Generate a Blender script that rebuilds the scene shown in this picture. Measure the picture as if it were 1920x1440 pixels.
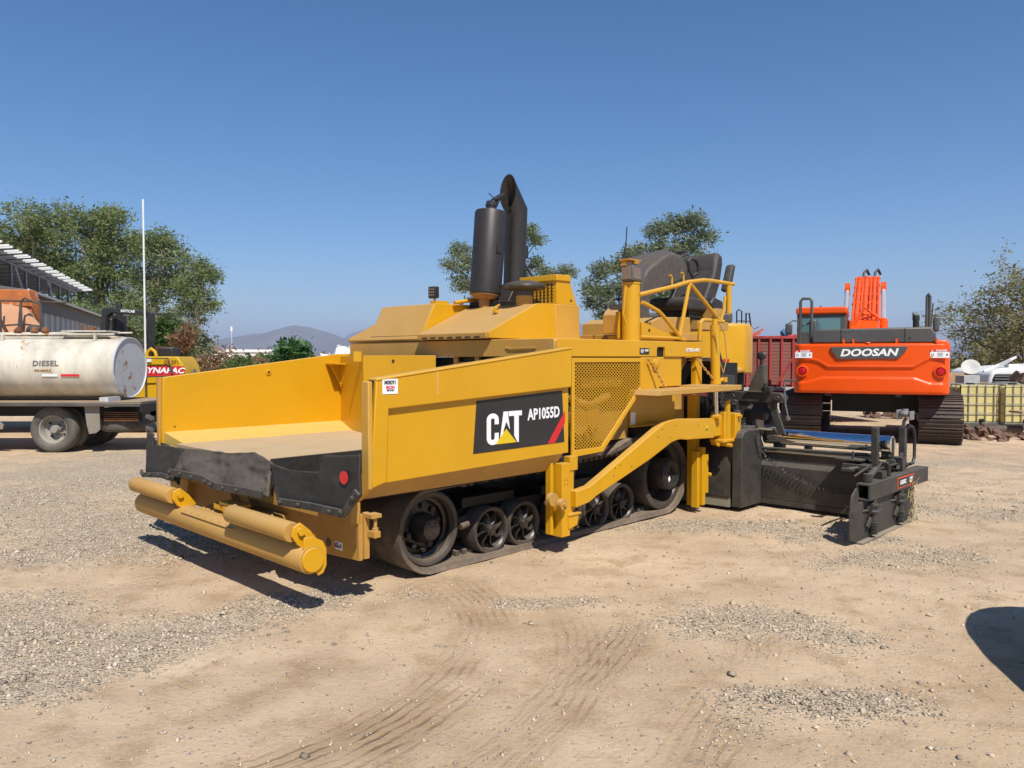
import bpy, bmesh, math, random
import numpy as np
from mathutils import Vector, Matrix
R = math.radians
random.seed(7); rng = np.random.default_rng(7)
for o in list(bpy.data.objects): bpy.data.objects.remove(o)
SC = bpy.context.scene
COL = SC.collection

# ---------------------------------------------------------------- camera, sky, sun, exposure
cam_d = bpy.data.cameras.new('camera'); cam = bpy.data.objects.new('camera', cam_d); COL.objects.link(cam)
cam_d.sensor_width = 36; cam_d.lens = 27.04; cam_d.clip_start = 0.05; cam_d.clip_end = 40000
cam.location = (0, 0, 1.65); cam.rotation_euler = (R(90 - 1.907), 0, 0)
SC.camera = cam
SUN = Vector((.24, -.76, 1.0)).normalized()          # direction towards the sun
sun_d = bpy.data.lights.new('sun', 'SUN'); sun = bpy.data.objects.new('sun', sun_d); COL.objects.link(sun)
sun_d.energy = 5.0; sun_d.angle = R(.53); sun_d.color = (1, .955, .88)
sun.rotation_euler = SUN.to_track_quat('Z', 'Y').to_euler(); sun.location = (8, -25, 33)
W = bpy.data.worlds.new('World'); SC.world = W; W.use_nodes = True
nt = W.node_tree; nt.nodes.clear()
sky = nt.nodes.new('ShaderNodeTexSky'); sky.sky_type = 'NISHITA'; sky.sun_disc = False
sky.sun_elevation = math.asin(SUN.z); sky.sun_rotation = math.atan2(SUN.x, SUN.y)
sky.altitude = 1500; sky.air_density = 1.0; sky.dust_density = .3; sky.ozone_density = 3.0
bg = nt.nodes.new('ShaderNodeBackground'); bg.inputs[1].default_value = .106
wo = nt.nodes.new('ShaderNodeOutputWorld')
hs = nt.nodes.new('ShaderNodeHueSaturation'); hs.inputs['Saturation'].default_value = 1.32; nt.links.new(sky.outputs[0], hs.inputs['Color']); nt.links.new(hs.outputs[0], bg.inputs[0]); nt.links.new(bg.outputs[0], wo.inputs[0])
SC.view_settings.view_transform = 'Standard'; SC.view_settings.look = 'None'
SC.view_settings.exposure = 0.18; SC.view_settings.gamma = 1; SC.view_settings.use_curve_mapping = False

# ---------------------------------------------------------------- materials
MATS = {}
def mat(name, col, rough=.6, metal=0.0, vary=.12, vscale=3.0, dust=None, dustcol=(.46, .33, .19), dscale=2.5,
        bump=0.0, bscale=60.0, patches=None, pscale=4.0, plevel=.6, streak=False, spec=.5, leaf=False, coat=0.0):
    """procedural paint / metal / rubber: base colour, broad wear, optional dust that lies on upward faces, rust patches"""
    if name in MATS: return MATS[name]
    m = bpy.data.materials.new(name); m.use_nodes = True; t = m.node_tree; N = t.nodes; L = t.links
    b = N['Principled BSDF']; b.inputs['Roughness'].default_value = rough; b.inputs['Metallic'].default_value = metal
    b.inputs['Specular IOR Level'].default_value = spec
    if coat: b.inputs['Coat Weight'].default_value = coat; b.inputs['Coat Roughness'].default_value = .12
    tc = N.new('ShaderNodeTexCoord')
    def noise(scale, detail=5, rough_=.6, stretch=None):
        n = N.new('ShaderNodeTexNoise'); n.inputs['Scale'].default_value = scale
        n.inputs['Detail'].default_value = detail; n.inputs['Roughness'].default_value = rough_
        if stretch:
            mp = N.new('ShaderNodeMapping'); mp.inputs['Scale'].default_value = stretch
            L.new(tc.outputs['Object'], mp.inputs[0]); L.new(mp.outputs[0], n.inputs[0])
        else: L.new(tc.outputs['Object'], n.inputs[0])
        return n.outputs[0]
    def mix(f, a, c):
        x = N.new('ShaderNodeMix'); x.data_type = 'RGBA'
        if isinstance(f, (int, float)): x.inputs[0].default_value = f
        else: L.new(f, x.inputs[0])
        for i, v in ((6, a), (7, c)):
            if isinstance(v, tuple): x.inputs[i].default_value = (*v[:3], 1)
            else: L.new(v, x.inputs[i])
        return x.outputs[2]
    def ramp(f, lo, hi, a=0.0, c=1.0):
        r = N.new('ShaderNodeMapRange'); r.inputs[1].default_value = lo; r.inputs[2].default_value = hi
        r.inputs[3].default_value = a; r.inputs[4].default_value = c; L.new(f, r.inputs[0]); return r.outputs[0]
    dark = tuple(c * (1 - vary * 1.6) for c in col); light = tuple(min(1, c * (1 + vary)) for c in col)
    n1 = noise(vscale, 6, .65, (1, 1, .25) if streak else None)
    cur = mix(ramp(n1, .3, .7), dark, light)
    if patches:
        np_ = noise(pscale, 8, .7, (1, 1, .45) if streak else None)
        cur = mix(ramp(np_, plevel, plevel + .05), cur, patches)
    if dust:
        amt, up = dust
        g = N.new('ShaderNodeNewGeometry'); s = N.new('ShaderNodeSeparateXYZ'); L.new(g.outputs['Normal'], s.inputs[0])
        u = ramp(s.outputs[2], .15, .75, 0, up)
        dn = ramp(noise(dscale, 7, .7), .38, .68, amt * .35, amt)
        a = N.new('ShaderNodeMath'); a.operation = 'ADD'; a.use_clamp = True; L.new(u, a.inputs[0]); L.new(dn, a.inputs[1])
        fine = ramp(noise(90, 3), .25, .75, .75, 1.0)
        mm = N.new('ShaderNodeMath'); mm.operation = 'MULTIPLY'; L.new(a.outputs[0], mm.inputs[0]); L.new(fine, mm.inputs[1])
        cur = mix(mm.outputs[0], cur, dustcol)
        rr = N.new('ShaderNodeMapRange'); rr.inputs[3].default_value = rough; rr.inputs[4].default_value = .95
        L.new(mm.outputs[0], rr.inputs[0]); L.new(rr.outputs[0], b.inputs['Roughness'])
    fn = N.new('ShaderNodeMapRange'); fn.inputs[1].default_value = .3; fn.inputs[2].default_value = .7; fn.inputs[3].default_value = 1-vary*.9-.02; fn.inputs[4].default_value = 1+vary*.5+.02
    L.new(noise(220, 2), fn.inputs[0]); vm = N.new('ShaderNodeVectorMath'); vm.operation = 'SCALE'; L.new(cur, vm.inputs[0]); L.new(fn.outputs[0], vm.inputs['Scale']); cur = vm.outputs[0]
    L.new(cur, b.inputs['Base Color'])
    if bump:
        bn = N.new('ShaderNodeBump'); bn.inputs['Strength'].default_value = bump; bn.inputs['Distance'].default_value = .01
        L.new(noise(bscale, 5), bn.inputs['Height']); L.new(bn.outputs[0], b.inputs['Normal'])
    MATS[name] = m; return m

Y = mat('yellow_paint', (.64, .325, .003), .40, vary=.045, vscale=1.2, dust=(.035, .36), dustcol=(.54, .37, .18), bump=.03, bscale=180)
YD = mat('dusty_yellow_paint', (.52, .26, .02), .6, vary=.08, dust=(.72, .35), dustcol=(.49, .31, .125), dscale=1.6, bump=.05, bscale=120)
YM = mat('part_dusty_yellow', (.58, .30, .02), .5, vary=.05, dust=(.30, .35), dustcol=(.60, .40, .19), dscale=2, bump=.04, bscale=140)
YF = mat('dirty_yellow_steel', (.50, .25, .02), .6, vary=.12, dust=(.4, .5), dustcol=(.5, .34, .18), patches=(.10, .07, .04), pscale=9, plevel=.66)
TAN = mat('dust_coated_floor', (.50, .34, .16), .9, vary=.12, patches=(.40, .28, .16), pscale=2.2, plevel=.60, dust=(.7, .3), dustcol=(.54, .40, .24), dscale=5, bump=.2, bscale=90)
BK = mat('black_paint', (.018, .018, .018), .38, vary=.3, dust=(.10, .30), dustcol=(.20, .17, .13), dscale=6, bump=.05)
BKM = mat('black_muffler_paint', (.020, .018, .018), .4, vary=.25, dust=(.16, .1), dustcol=(.16, .115, .08), dscale=30, streak=True, bump=.05)
BKR = mat('grey_black_rubber', (.013, .012, .011), .6, vary=.35, dust=(.28, .30), dustcol=(.115, .09, .065), dscale=5, bump=.6, bscale=25)
BKS = mat('screed_black_steel', (.018, .017, .015), .5, vary=.3, dust=(.34, .38), dustcol=(.19, .165, .13), dscale=7, bump=.15, bscale=40, patches=(.05, .035, .022), pscale=6, plevel=.62)
DK = mat('shade_dark_steel', (.007, .0065, .006), .6, vary=.3, dust=(.06, .12), dustcol=(.08, .065, .05), bump=.3)  # steel colour taken down to near black to carry undercarriage shade
WT = mat('wheel_rubber', (.016, .0155, .015), .5, vary=.2, dust=(.34, .40), dustcol=(.25, .19, .14), dscale=7, bump=.2)
RB = mat('track_rubber', (.035, .030, .026), .8, vary=.25, dust=(.6, .5), dustcol=(.29, .215, .15), dscale=6, bump=.3, bscale=50)
WB = mat('wheel_black', (.010, .0095, .0095), .28, vary=.2, dust=(.12, .2), dustcol=(.24, .18, .13), dscale=9)
ROD = mat('pale_chrome', (.8, .8, .8), .3, metal=.6, vary=.05)
CHR = mat('chrome', (.75, .77, .8), .07, metal=1, vary=.03)
STL = mat('bare_steel', (.35, .34, .33), .35, metal=.9, vary=.15)
WH = mat('white_print', (.85, .85, .84), .5, vary=.02)
BLK = mat('black_print', (.012, .012, .013), .4, vary=.2, dust=(.08, .1), dustcol=(.2, .17, .14))
DEC = mat('charcoal_decal', (.020, .019, .019), .45, vary=.15, dust=(.10, .1), dustcol=(.16, .13, .1), dscale=8)
RED = mat('red_print', (.62, .02, .025), .4, vary=.05)
YEL = mat('yellow_print', (.72, .50, .01), .45, vary=.03)
SEAT = mat('worn_grey_vinyl', (.032, .030, .030), .55, vary=.35, vscale=5, dust=(.22, .2), dustcol=(.20, .16, .13), dscale=6, bump=.1)
CON = mat('speckled_grey_fibreglass', (.040, .039, .040), .42, vary=.25, vscale=40, dust=(.5, .10), dustcol=(.24, .185, .13), dscale=34, bump=.05)
CAPM = mat('grey_cap', (.030, .030, .032), .33, vary=.2, dust=(.12, .10))
GLS = mat('lamp_glass', (.22, .15, .10), .25, vary=.2)
RUST = mat('rust', (.22, .085, .03), .9, vary=.4, bump=.3)
ORG = mat('orange_paint', (.80, .082, .0015), .38, vary=.04, spec=.3, coat=.08)
ORD = mat('orange_paint_hoses', (.85, .11, .015), .45, vary=.12)
GRY = mat('dark_grey_paint', (.060, .066, .068), .42, vary=.1, dust=(.1, .1))
SHOE = mat('brown_track_steel', (.10, .075, .06), .55, metal=.3, vary=.3, dust=(.35, .2), dustcol=(.17, .12, .09))
GLASS = mat('tinted_window', (.10, .20, .21), .08, vary=.05, spec=.8)
TANKP = mat('old_white_tank_paint', (.66, .60, .49), .6, vary=.22, vscale=2.5, patches=(.42, .21, .09), pscale=3.0, plevel=.60, streak=True, bump=.05)
TANKE = mat('shade_grey_tank_paint', (.50, .51, .52), .6, vary=.06, patches=(.30, .12, .04), pscale=5.5, plevel=.58, bump=.05)  # tank paint greyed so the end carries its shade, plus rust patches
TYR = mat('dusty_tyre', (.05, .046, .042), .85, vary=.2, dust=(.55, .4), dustcol=(.25, .22, .18), dscale=4, bump=.2)
RIM = mat('grey_rim', (.30, .285, .26), .6, vary=.15, dust=(.3, .3), dustcol=(.34, .28, .2))
PCH = mat('faded_orange_paint', (.80, .40, .17), .6, vary=.1, dust=(.3, .3), dustcol=(.62, .42, .25))
RPT = mat('rust_and_blue_paint', (.52, .16, .04), .7, vary=.2, patches=(.45, .58, .56), pscale=3, plevel=.58)
RAIL = mat('rusty_rail', (.10, .075, .06), .7, vary=.3)
DYN = mat('roller_yellow', (.62, .36, .006), .4, vary=.04)
WOOD = mat('weathered_board', (.30, .10, .075), .8, vary=.35, vscale=2, dust=(.3, .1), dustcol=(.2, .15, .12))
REDP = mat('red_frame_paint', (.42, .05, .045), .6, vary=.25)
GALV = mat('galvanised_sheet', (.33, .345, .37), .55, metal=.2, vary=.18, vscale=.7)
GALD = mat('dark_sheet', (.12, .13, .145), .7, vary=.15)
WHT = mat('white_paint', (.78, .77, .75), .5, vary=.06)
TOTE = mat('yellowed_plastic_tote', (.68, .56, .22), .5, vary=.12, vscale=1.5)
CAGE = mat('cage_steel', (.30, .29, .27), .5, metal=.5, vary=.2)
CLOD = mat('red_brown_clods', (.20, .12, .085), .95, vary=.3, bump=.6)
PLANK = mat('pale_planks', (.45, .33, .2), .85, vary=.25)
CONC = mat('concrete_block', (.5, .49, .46), .85, vary=.15)
BARK = mat('pale_bark', (.34, .28, .22), .85, vary=.3, bump=.4)
BARKD = mat('dark_twig', (.12, .085, .06), .85, vary=.3)
AMB = mat('amber', (.5, .22, .03), .5, vary=.2)

def leaf_mat(name, a, b_, c, rough=.55, scale=.55, trans=.35):
    m = bpy.data.materials.new(name); m.use_nodes = True; t = m.node_tree; N = t.nodes; L = t.links
    b = N['Principled BSDF']; b.inputs['Roughness'].default_value = rough; b.inputs['Specular IOR Level'].default_value = .3
    g = N.new('ShaderNodeNewGeometry'); tc = N.new('ShaderNodeTexCoord')
    n = N.new('ShaderNodeTexNoise'); n.inputs['Scale'].default_value = scale; n.inputs['Detail'].default_value = 3
    L.new(tc.outputs['Object'], n.inputs[0])
    ad = N.new('ShaderNodeMath'); ad.operation = 'MULTIPLY_ADD'; ad.inputs[1].default_value = .55; L.new(g.outputs['Random Per Island'], ad.inputs[0])
    mr = N.new('ShaderNodeMapRange'); mr.inputs[1].default_value = .3; mr.inputs[2].default_value = .7; mr.inputs[4].default_value = .5
    L.new(n.outputs[0], mr.inputs[0]); L.new(mr.outputs[0], ad.inputs[2])
    r = N.new('ShaderNodeValToRGB'); e = r.color_ramp.elements; e[0].color = (*a, 1); e[1].color = (*c, 1); e[0].position = .05; e[1].position = .95
    k = e.new(.5); k.color = (*b_, 1); L.new(ad.outputs[0], r.inputs[0]); L.new(r.outputs[0], b.inputs['Base Color'])
    tr = N.new('ShaderNodeBsdfTranslucent'); L.new(r.outputs[0], tr.inputs[0])
    mx = N.new('ShaderNodeMixShader'); mx.inputs[0].default_value = trans
    L.new(b.outputs[0], mx.inputs[1]); L.new(tr.outputs[0], mx.inputs[2]); L.new(mx.outputs[0], N['Material Output'].inputs[0])
    MATS[name] = m; return m
LF_A = leaf_mat('eucalyptus_leaves', (.085, .12, .035), (.19, .235, .08), (.32, .35, .16))
LF_B = leaf_mat('grey_green_leaves', (.09, .12, .06), (.18, .22, .115), (.30, .33, .20))
LF_C = leaf_mat('thorn_tree_leaves', (.11, .115, .035), (.22, .21, .08), (.34, .29, .15))
LF_D = leaf_mat('bush_leaves', (.05, .09, .02), (.09, .16, .035), (.16, .24, .07))
LF_E = leaf_mat('dry_brown_leaves', (.16, .07, .03), (.28, .16, .08), (.40, .29, .17))
LF_F = leaf_mat('shrub_leaves', (.03, .08, .02), (.06, .14, .035), (.11, .21, .07))

# ---------------------------------------------------------------- mesh kit
class G:
    def __init__(s): s.v = []; s.f = []
    def add(s, vs, fs):
        k = len(s.v); s.v += [tuple(v) for v in vs]; s.f += [tuple(i + k for i in f) for f in fs]; return s
    def box(s, x0, x1, y0, y1, z0, z1):
        x0, x1 = sorted((x0, x1)); y0, y1 = sorted((y0, y1)); z0, z1 = sorted((z0, z1))
        return s.add([(x0,y0,z0),(x1,y0,z0),(x1,y1,z0),(x0,y1,z0),(x0,y0,z1),(x1,y0,z1),(x1,y1,z1),(x0,y1,z1)],
                     [(3,2,1,0),(4,5,6,7),(0,1,5,4),(1,2,6,5),(2,3,7,6),(3,0,4,7)])
    def prism(s, pts, lo, hi, axis='y', hi_pts=None):
        """closed outline pts extruded from lo to hi along axis; pts are the two other coordinates in x,y,z order"""
        hp = hi_pts or pts; n = len(pts)
        def P(p, t): return {'x': (t, p[0], p[1]), 'y': (p[0], t, p[1]), 'z': (p[0], p[1], t)}[axis]
        vs = [P(p, lo) for p in pts] + [P(p, hi) for p in hp]
        area = sum(pts[i][0]*pts[(i+1) % n][1] - pts[(i+1) % n][0]*pts[i][1] for i in range(n))
        flip = (area > 0) != (axis == 'y')
        if hi < lo: flip = not flip
        fs = [tuple(range(n)), tuple(range(2*n-1, n-1, -1))] + [(i, i+n, (i+1) % n+n, (i+1) % n) for i in range(n)]
        if flip: fs = [tuple(reversed(f)) for f in fs]
        return s.add(vs, fs)
    def ring(s, c, u, w, r, n): return [c + u*(r*math.cos(2*math.pi*i/n)) + w*(r*math.sin(2*math.pi*i/n)) for i in range(n)]
    def tube(s, pts, r, n=8, closed=False, r1=None):
        P = [Vector(p) for p in pts]; m = len(P); rings = []
        rr = [r + ((r1 if r1 is not None else r) - r)*i/(max(1, m-1)) for i in range(m)]
        prev = None
        for i, p in enumerate(P):
            a = P[(i-1) % m] if (i > 0 or closed) else p; b = P[(i+1) % m] if (i < m-1 or closed) else p
            t = (b-a).normalized()
            if prev is None:
                u = t.orthogonal().normalized()
            else:
                u = (prev - t*prev.dot(t)); u = u.normalized() if u.length > 1e-6 else t.orthogonal().normalized()
            prev = u; w = t.cross(u)
            k = 1.0
            if 0 < i < m-1 or closed:
                ca = (p-a).normalized().dot((b-p).normalized()); k = 1/max(.5, math.sqrt(max(.01, (1+ca)/2)))
            rings.append(s.ring(p, u, w, rr[i]*(1+(k-1)*.5), n))
        vs = [v for q in rings for v in q]; fs = []
        for i in range(m if closed else m-1):
            for j in range(n):
                a = i*n+j; b = i*n+(j+1) % n; c = ((i+1) % m)*n+(j+1) % n; d = ((i+1) % m)*n+j
                fs.append((a, b, c, d))
        if not closed: fs += [tuple(range(n-1, -1, -1)), tuple(range((m-1)*n, m*n))]
        return s.add(vs, fs)
    def lathe(s, prof, org, ax, n=24, caps=True):
        """prof: (radius, height) along axis ax from org"""
        ax = Vector(ax).normalized(); org = Vector(org); u = ax.orthogonal().normalized(); w = ax.cross(u)
        vs = []; m = len(prof)
        for r, h in prof: vs += s.ring(org+ax*h, u, w, r, n)
        fs = [(i*n+j, i*n+(j+1) % n, (i+1)*n+(j+1) % n, (i+1)*n+j) for i in range(m-1) for j in range(n)]
        if caps: fs += [tuple(range(n-1, -1, -1)), tuple(range((m-1)*n, m*n))]
        return s.add(vs, fs)
    def cyl(s, p0, p1, r, r1=None, n=16): 
        p0 = Vector(p0); p1 = Vector(p1); return s.lathe([(r, 0), (r1 if r1 is not None else r, (p1-p0).length)], p0, p1-p0, n)
    def bar(s, p0, p1, w, h, up=(0, 0, 1)):
        p0 = Vector(p0); p1 = Vector(p1); t = (p1-p0).normalized(); up = Vector(up)
        if abs(t.dot(up)) > .98: up = Vector((1, 0, 0))
        a = t.cross(up).normalized()*w/2; b = a.cross(t).normalized()*h/2
        vs = [p0-a-b, p0+a-b, p0+a+b, p0-a+b, p1-a-b, p1+a-b, p1+a+b, p1-a+b]
        return s.add(vs, [(0,1,2,3),(7,6,5,4),(0,4,5,1),(1,5,6,2),(2,6,7,3),(3,7,4,0)])
    def mesh(s, name, m=None, smooth=35):
        me = bpy.data.meshes.new(name); me.from_pydata(s.v, [], s.f); me.validate(); 
        bm = bmesh.new(); bm.from_mesh(me); bmesh.ops.recalc_face_normals(bm, faces=bm.faces); bm.to_mesh(me); bm.free()
        if m: me.materials.append(m)
        if smooth:
            me.shade_smooth(); me.set_sharp_from_angle(angle=R(smooth))
        return me
    def build(s, name, m, parent=None, bevel=0, smooth=35, label=None, segs=2):
        o = bpy.data.objects.new(name, s.mesh(name, m, smooth)); COL.objects.link(o)
        if parent is not None: o.parent = parent
        if bevel:
            b = o.modifiers.new('bevel', 'BEVEL'); b.width = bevel; b.segments = segs; b.limit_method = 'ANGLE'; b.angle_limit = R(28)
            b.harden_normals = False
        if label: o['label'] = label
        return o
def thing(name, label, cat, loc=(0, 0, 0), rz=0, group=None):
    o = bpy.data.objects.new(name, None); COL.objects.link(o); o.location = loc; o.rotation_euler = (0, 0, rz)
    o.empty_display_size = .2; o['label'] = label; o['category'] = cat
    if group: o['group'] = group
    return o
def tag(o, label, cat, group=None, kind=None):
    o['label'] = label
    if cat: o['category'] = cat
    if group: o['group'] = group
    if kind: o['kind'] = kind
    return o
def copy_obj(o, parent=None, M=None, label=None):
    c = o.copy(); COL.objects.link(c)
    if parent is not None: c.parent = parent
    if M is not None: c.matrix_local = M
    if label: c['label'] = label
    return c
def copy_tree(o, parent=None):
    c = o.copy(); COL.objects.link(c)
    if parent is not None: c.parent = parent
    for ch in list(o.children): copy_tree(ch, c)
    return c
def text(s, size, m, parent, loc, right, up, offset=.012, shear=0, name='lettering', sx=1.0, align='CENTER', depth=.002, spacing=1.0):
    cu = bpy.data.curves.new(name, 'FONT'); cu.body = s; cu.size = size; cu.offset = offset*size; cu.shear = shear
    cu.align_x = align; cu.align_y = 'CENTER'; cu.extrude = depth; cu.resolution_u = 3; cu.space_character = spacing
    t = bpy.data.objects.new(name, cu); COL.objects.link(t)
    dg = bpy.context.evaluated_depsgraph_get(); dg.update()
    me = bpy.data.meshes.new_from_object(t.evaluated_get(dg)); bpy.data.objects.remove(t)
    me.name = name; me.materials.clear(); me.materials.append(m)
    r = Vector(right).normalized(); u = Vector(up).normalized(); n = r.cross(u)
    M = Matrix((r*sx, u, n)).transposed().to_4x4(); M.translation = Vector(loc)
    me.transform(M)
    o = bpy.data.objects.new(name, me); COL.objects.link(o)
    if parent is not None: o.parent = parent
    return o
def at(px, py, d):
    """world point that stands d metres in front of the camera position, measured off the survey photograph"""
    return Vector(((px-960)/1442*d, d, 1.65-(py-672)/1442*d))
# ---------------------------------------------------------------- ground
def vnoise(x, y, scale, seed=0):
    """smooth value noise in -1..1, vectorised"""
    x = np.asarray(x)*scale; y = np.asarray(y)*scale
    xi = np.floor(x).astype(np.int64); yi = np.floor(y).astype(np.int64); fx = x-xi; fy = y-yi
    fx = fx*fx*(3-2*fx); fy = fy*fy*(3-2*fy)
    def h(a, b):
        n = (a*374761393 + b*668265263 + seed*982451653) & 0xffffffff
        n = ((n ^ (n >> 13))*1274126177) & 0xffffffff
        return ((n ^ (n >> 16)) & 0xffff)/32767.5 - 1
    return (h(xi, yi)*(1-fx)+h(xi+1, yi)*fx)*(1-fy) + (h(xi, yi+1)*(1-fx)+h(xi+1, yi+1)*fx)*fy
def fbm(x, y, scale, octs=4, seed=0):
    t = 0; a = 1; s = 0
    for i in range(octs): t = t + a*vnoise(x, y, scale*2**i, seed+i*17); s += a; a *= .5
    return t/s
GP = [  # gravel patches: centre x, y, radius x, radius y, strength
    (-1.50, 5.12, .42, .24, 1.0), (-1.82, 4.72, .55, .28, 1.0), (-2.2, 4.32, .5, .28, .9), (-2.5, 3.85, .45, .3, .8), (-3.0, 4.5, .6, .5, .72), (-3.3, 5.1, .7, .4, .62),
    (-4.9, 8.8, 2.8, 2.1, .72), (-3.3, 6.9, 1.1, .7, .62), (-4.2, 6.3, 1.2, .7, .60), (-2.9, 7.8, 1.0, .5, .55), (-6.5, 11.8, 4.0, 2.4, .70), (-.62, 5.35, .3, .14, .55),
    (2.05, 7.6, 1.0, .38, .95), (2.9, 7.1, .7, .3, .58), (-.02, 5.15, .35, .14, .58), (.40, 5.2, .4, .18, .60), (1.15, 5.3, .6, .45, .60), (1.45, 4.85, .5, .3, .62), (1.75, 4.5, .6, .35, .55),
    (1.25, 3.72, .38, .14, .78), (1.65, 3.62, .4, .2, .70), (2.1, 3.9, .5, .4, .55), (2.7, 6.1, 1.0, .4, .5), (3.6, 6.3, .8, .5, .5), (5.2, 8.6, 2.4, 1.2, .58), (6.5, 11.8, 4.5, 2.0, .62), (0, 14, 5, 3, .62),
    (1.0, 3.4, .6, .3, .36), (.5, 4.5, .6, .4, .34)]
def gravel_mask(x, y):
    m = 0
    for cx, cy, rx, ry, s in GP: m = m + s*np.exp(-(((x-cx)/rx)**2+((y-cy)/ry)**2))
    m = m + .46*fbm(x*.6, y, 1.5, 5, 3) + .22*fbm(x, y, 6, 3, 9)
    far = np.clip((y-13)/4, 0, 1); m = m + far*.3
    return np.clip((m-.34)/.62, 0, 1)
TRK = [((-2.2, 4.58), 2.04, .22, -1.1, .62, 1.0), ((-2.2, 4.58), 2.6, .18, -1.1, .3, .75), ((-2.4, 4.4), 1.35, .12, -1.3, .1, .5), ((-6, 7), 7.05, .2, -.66, -.16, .75), ((-6, 7.2), 7.9, .18, -.66, -.2, .6), ((3.5, 9.5), 6.3, .2, 4.1, 4.9, .5), ((2.2, -3.2), 8.0, .2, 1.75, 2.2, .4), ((-9, 3.0), 8.9, .2, -.2, .35, .4)]   # old tyre tracks: arc centre, radius, half width, angles, depth
def ruts(x, y):
    z = np.zeros_like(x); d = np.zeros_like(x); A = np.zeros_like(x); Bt = np.zeros_like(x)
    for (cx, cy), r, w, a0, a1, k in TRK:
        dx = x-cx; dy = y-cy; q = np.hypot(dx, dy); a = np.arctan2(dy, dx); off = (q-r)/w
        on = np.exp(-off**6)*np.clip((a-a0)*5, 0, 1)*np.clip((a1-a)*5, 0, 1)
        on = on*k*np.clip(.62+1.1*fbm(x, y, 1.8, 3, 31), 0, 1)
        z = z - on*.008; d = np.maximum(d, on)
        if cx == -2.2: A = np.maximum(A, on)
        if cx == -6: Bt = np.maximum(Bt, on)
    for cx, cy, ln, w, ang in [(-.62, 5.45, .45, .2, 1.95), (-2.75, 5.95, .55, .2, 1.75)]:   # chevron tread prints
        ca, sa = math.cos(ang), math.sin(ang); u = (x-cx)*ca+(y-cy)*sa; v = -(x-cx)*sa+(y-cy)*ca
        on = np.exp(-(v/w)**4)*np.exp(-(u/ln)**4)
        z = z + on*(-.006 + .007*np.sin((u+np.abs(v)*.8)*2*np.pi/.10)); d = np.maximum(d, on*.55*(1+.8*np.sin((u+np.abs(v)*.8)*2*np.pi/.10)))
    return z, d, A, Bt
def axis_pts(lo, hi, step, far, k):
    a = list(np.arange(lo, hi, step)); s = step; x = a[-1]
    out = []
    while x < far: s *= k; x += s; out.append(x)
    return a, out
xa, xr = axis_pts(-7.5, 7.5, .05, 14000, 1.18)
ya, yr = axis_pts(2.2, 13, .045, 14000, 1.13)
xl = [-(-7.5*-1)-(v-7.45) for v in xr][::-1]; yl = [2.2-(v-13) for v in yr if v < 400][::-1]
xs = np.array([-v for v in xr[::-1]] + xa + xr); ys = np.array(yl + ya + yr)
XX, YY = np.meshgrid(xs, ys); near = np.clip((40-np.hypot(XX, YY-8))/20, 0, 1)
ZZ = near*(.022*fbm(XX, YY, .6, 3, 5) + .010*fbm(XX, YY, 5, 3, 6))
gm = gravel_mask(XX, YY); rz, rd, rA, rB = ruts(XX, YY)
ZZ += rz + gm*near*.006*vnoise(XX, YY, 22, 8)
ZZ += .012*np.exp(-(((XX+1.2)/1.1)**2+((YY-6.4)/.8)**2)) - .0
me = bpy.data.meshes.new('ground'); nx, ny = len(xs), len(ys)
vv = np.stack([XX, YY, ZZ], -1).reshape(-1, 3).astype(np.float32)
ii = (np.arange(ny-1)[:, None]*nx + np.arange(nx-1)[None, :]).reshape(-1)
ff = np.stack([ii, ii+1, ii+nx+1, ii+nx], 1).astype(np.int32)
me.vertices.add(len(vv)); me.vertices.foreach_set('co', vv.ravel())
me.loops.add(ff.size); me.loops.foreach_set('vertex_index', ff.ravel())
me.polygons.add(len(ff)); me.polygons.foreach_set('loop_start', np.arange(len(ff), dtype=np.int32)*4)
me.update(); me.validate(); me.shade_smooth()
at1 = me.attributes.new('gravel', 'FLOAT', 'POINT'); at1.data.foreach_set('value', gm.reshape(-1).astype(np.float32))
for nm, ar in (('rut', rd), ('groove_a', rA), ('groove_b', rB)): me.attributes.new(nm, 'FLOAT', 'POINT').data.foreach_set('value', ar.reshape(-1).astype(np.float32))
ground = bpy.data.objects.new('ground', me); COL.objects.link(ground); ground['kind'] = 'structure'
ground['label'] = 'dusty tan dirt yard with grey gravel patches and old tyre tracks'

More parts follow.
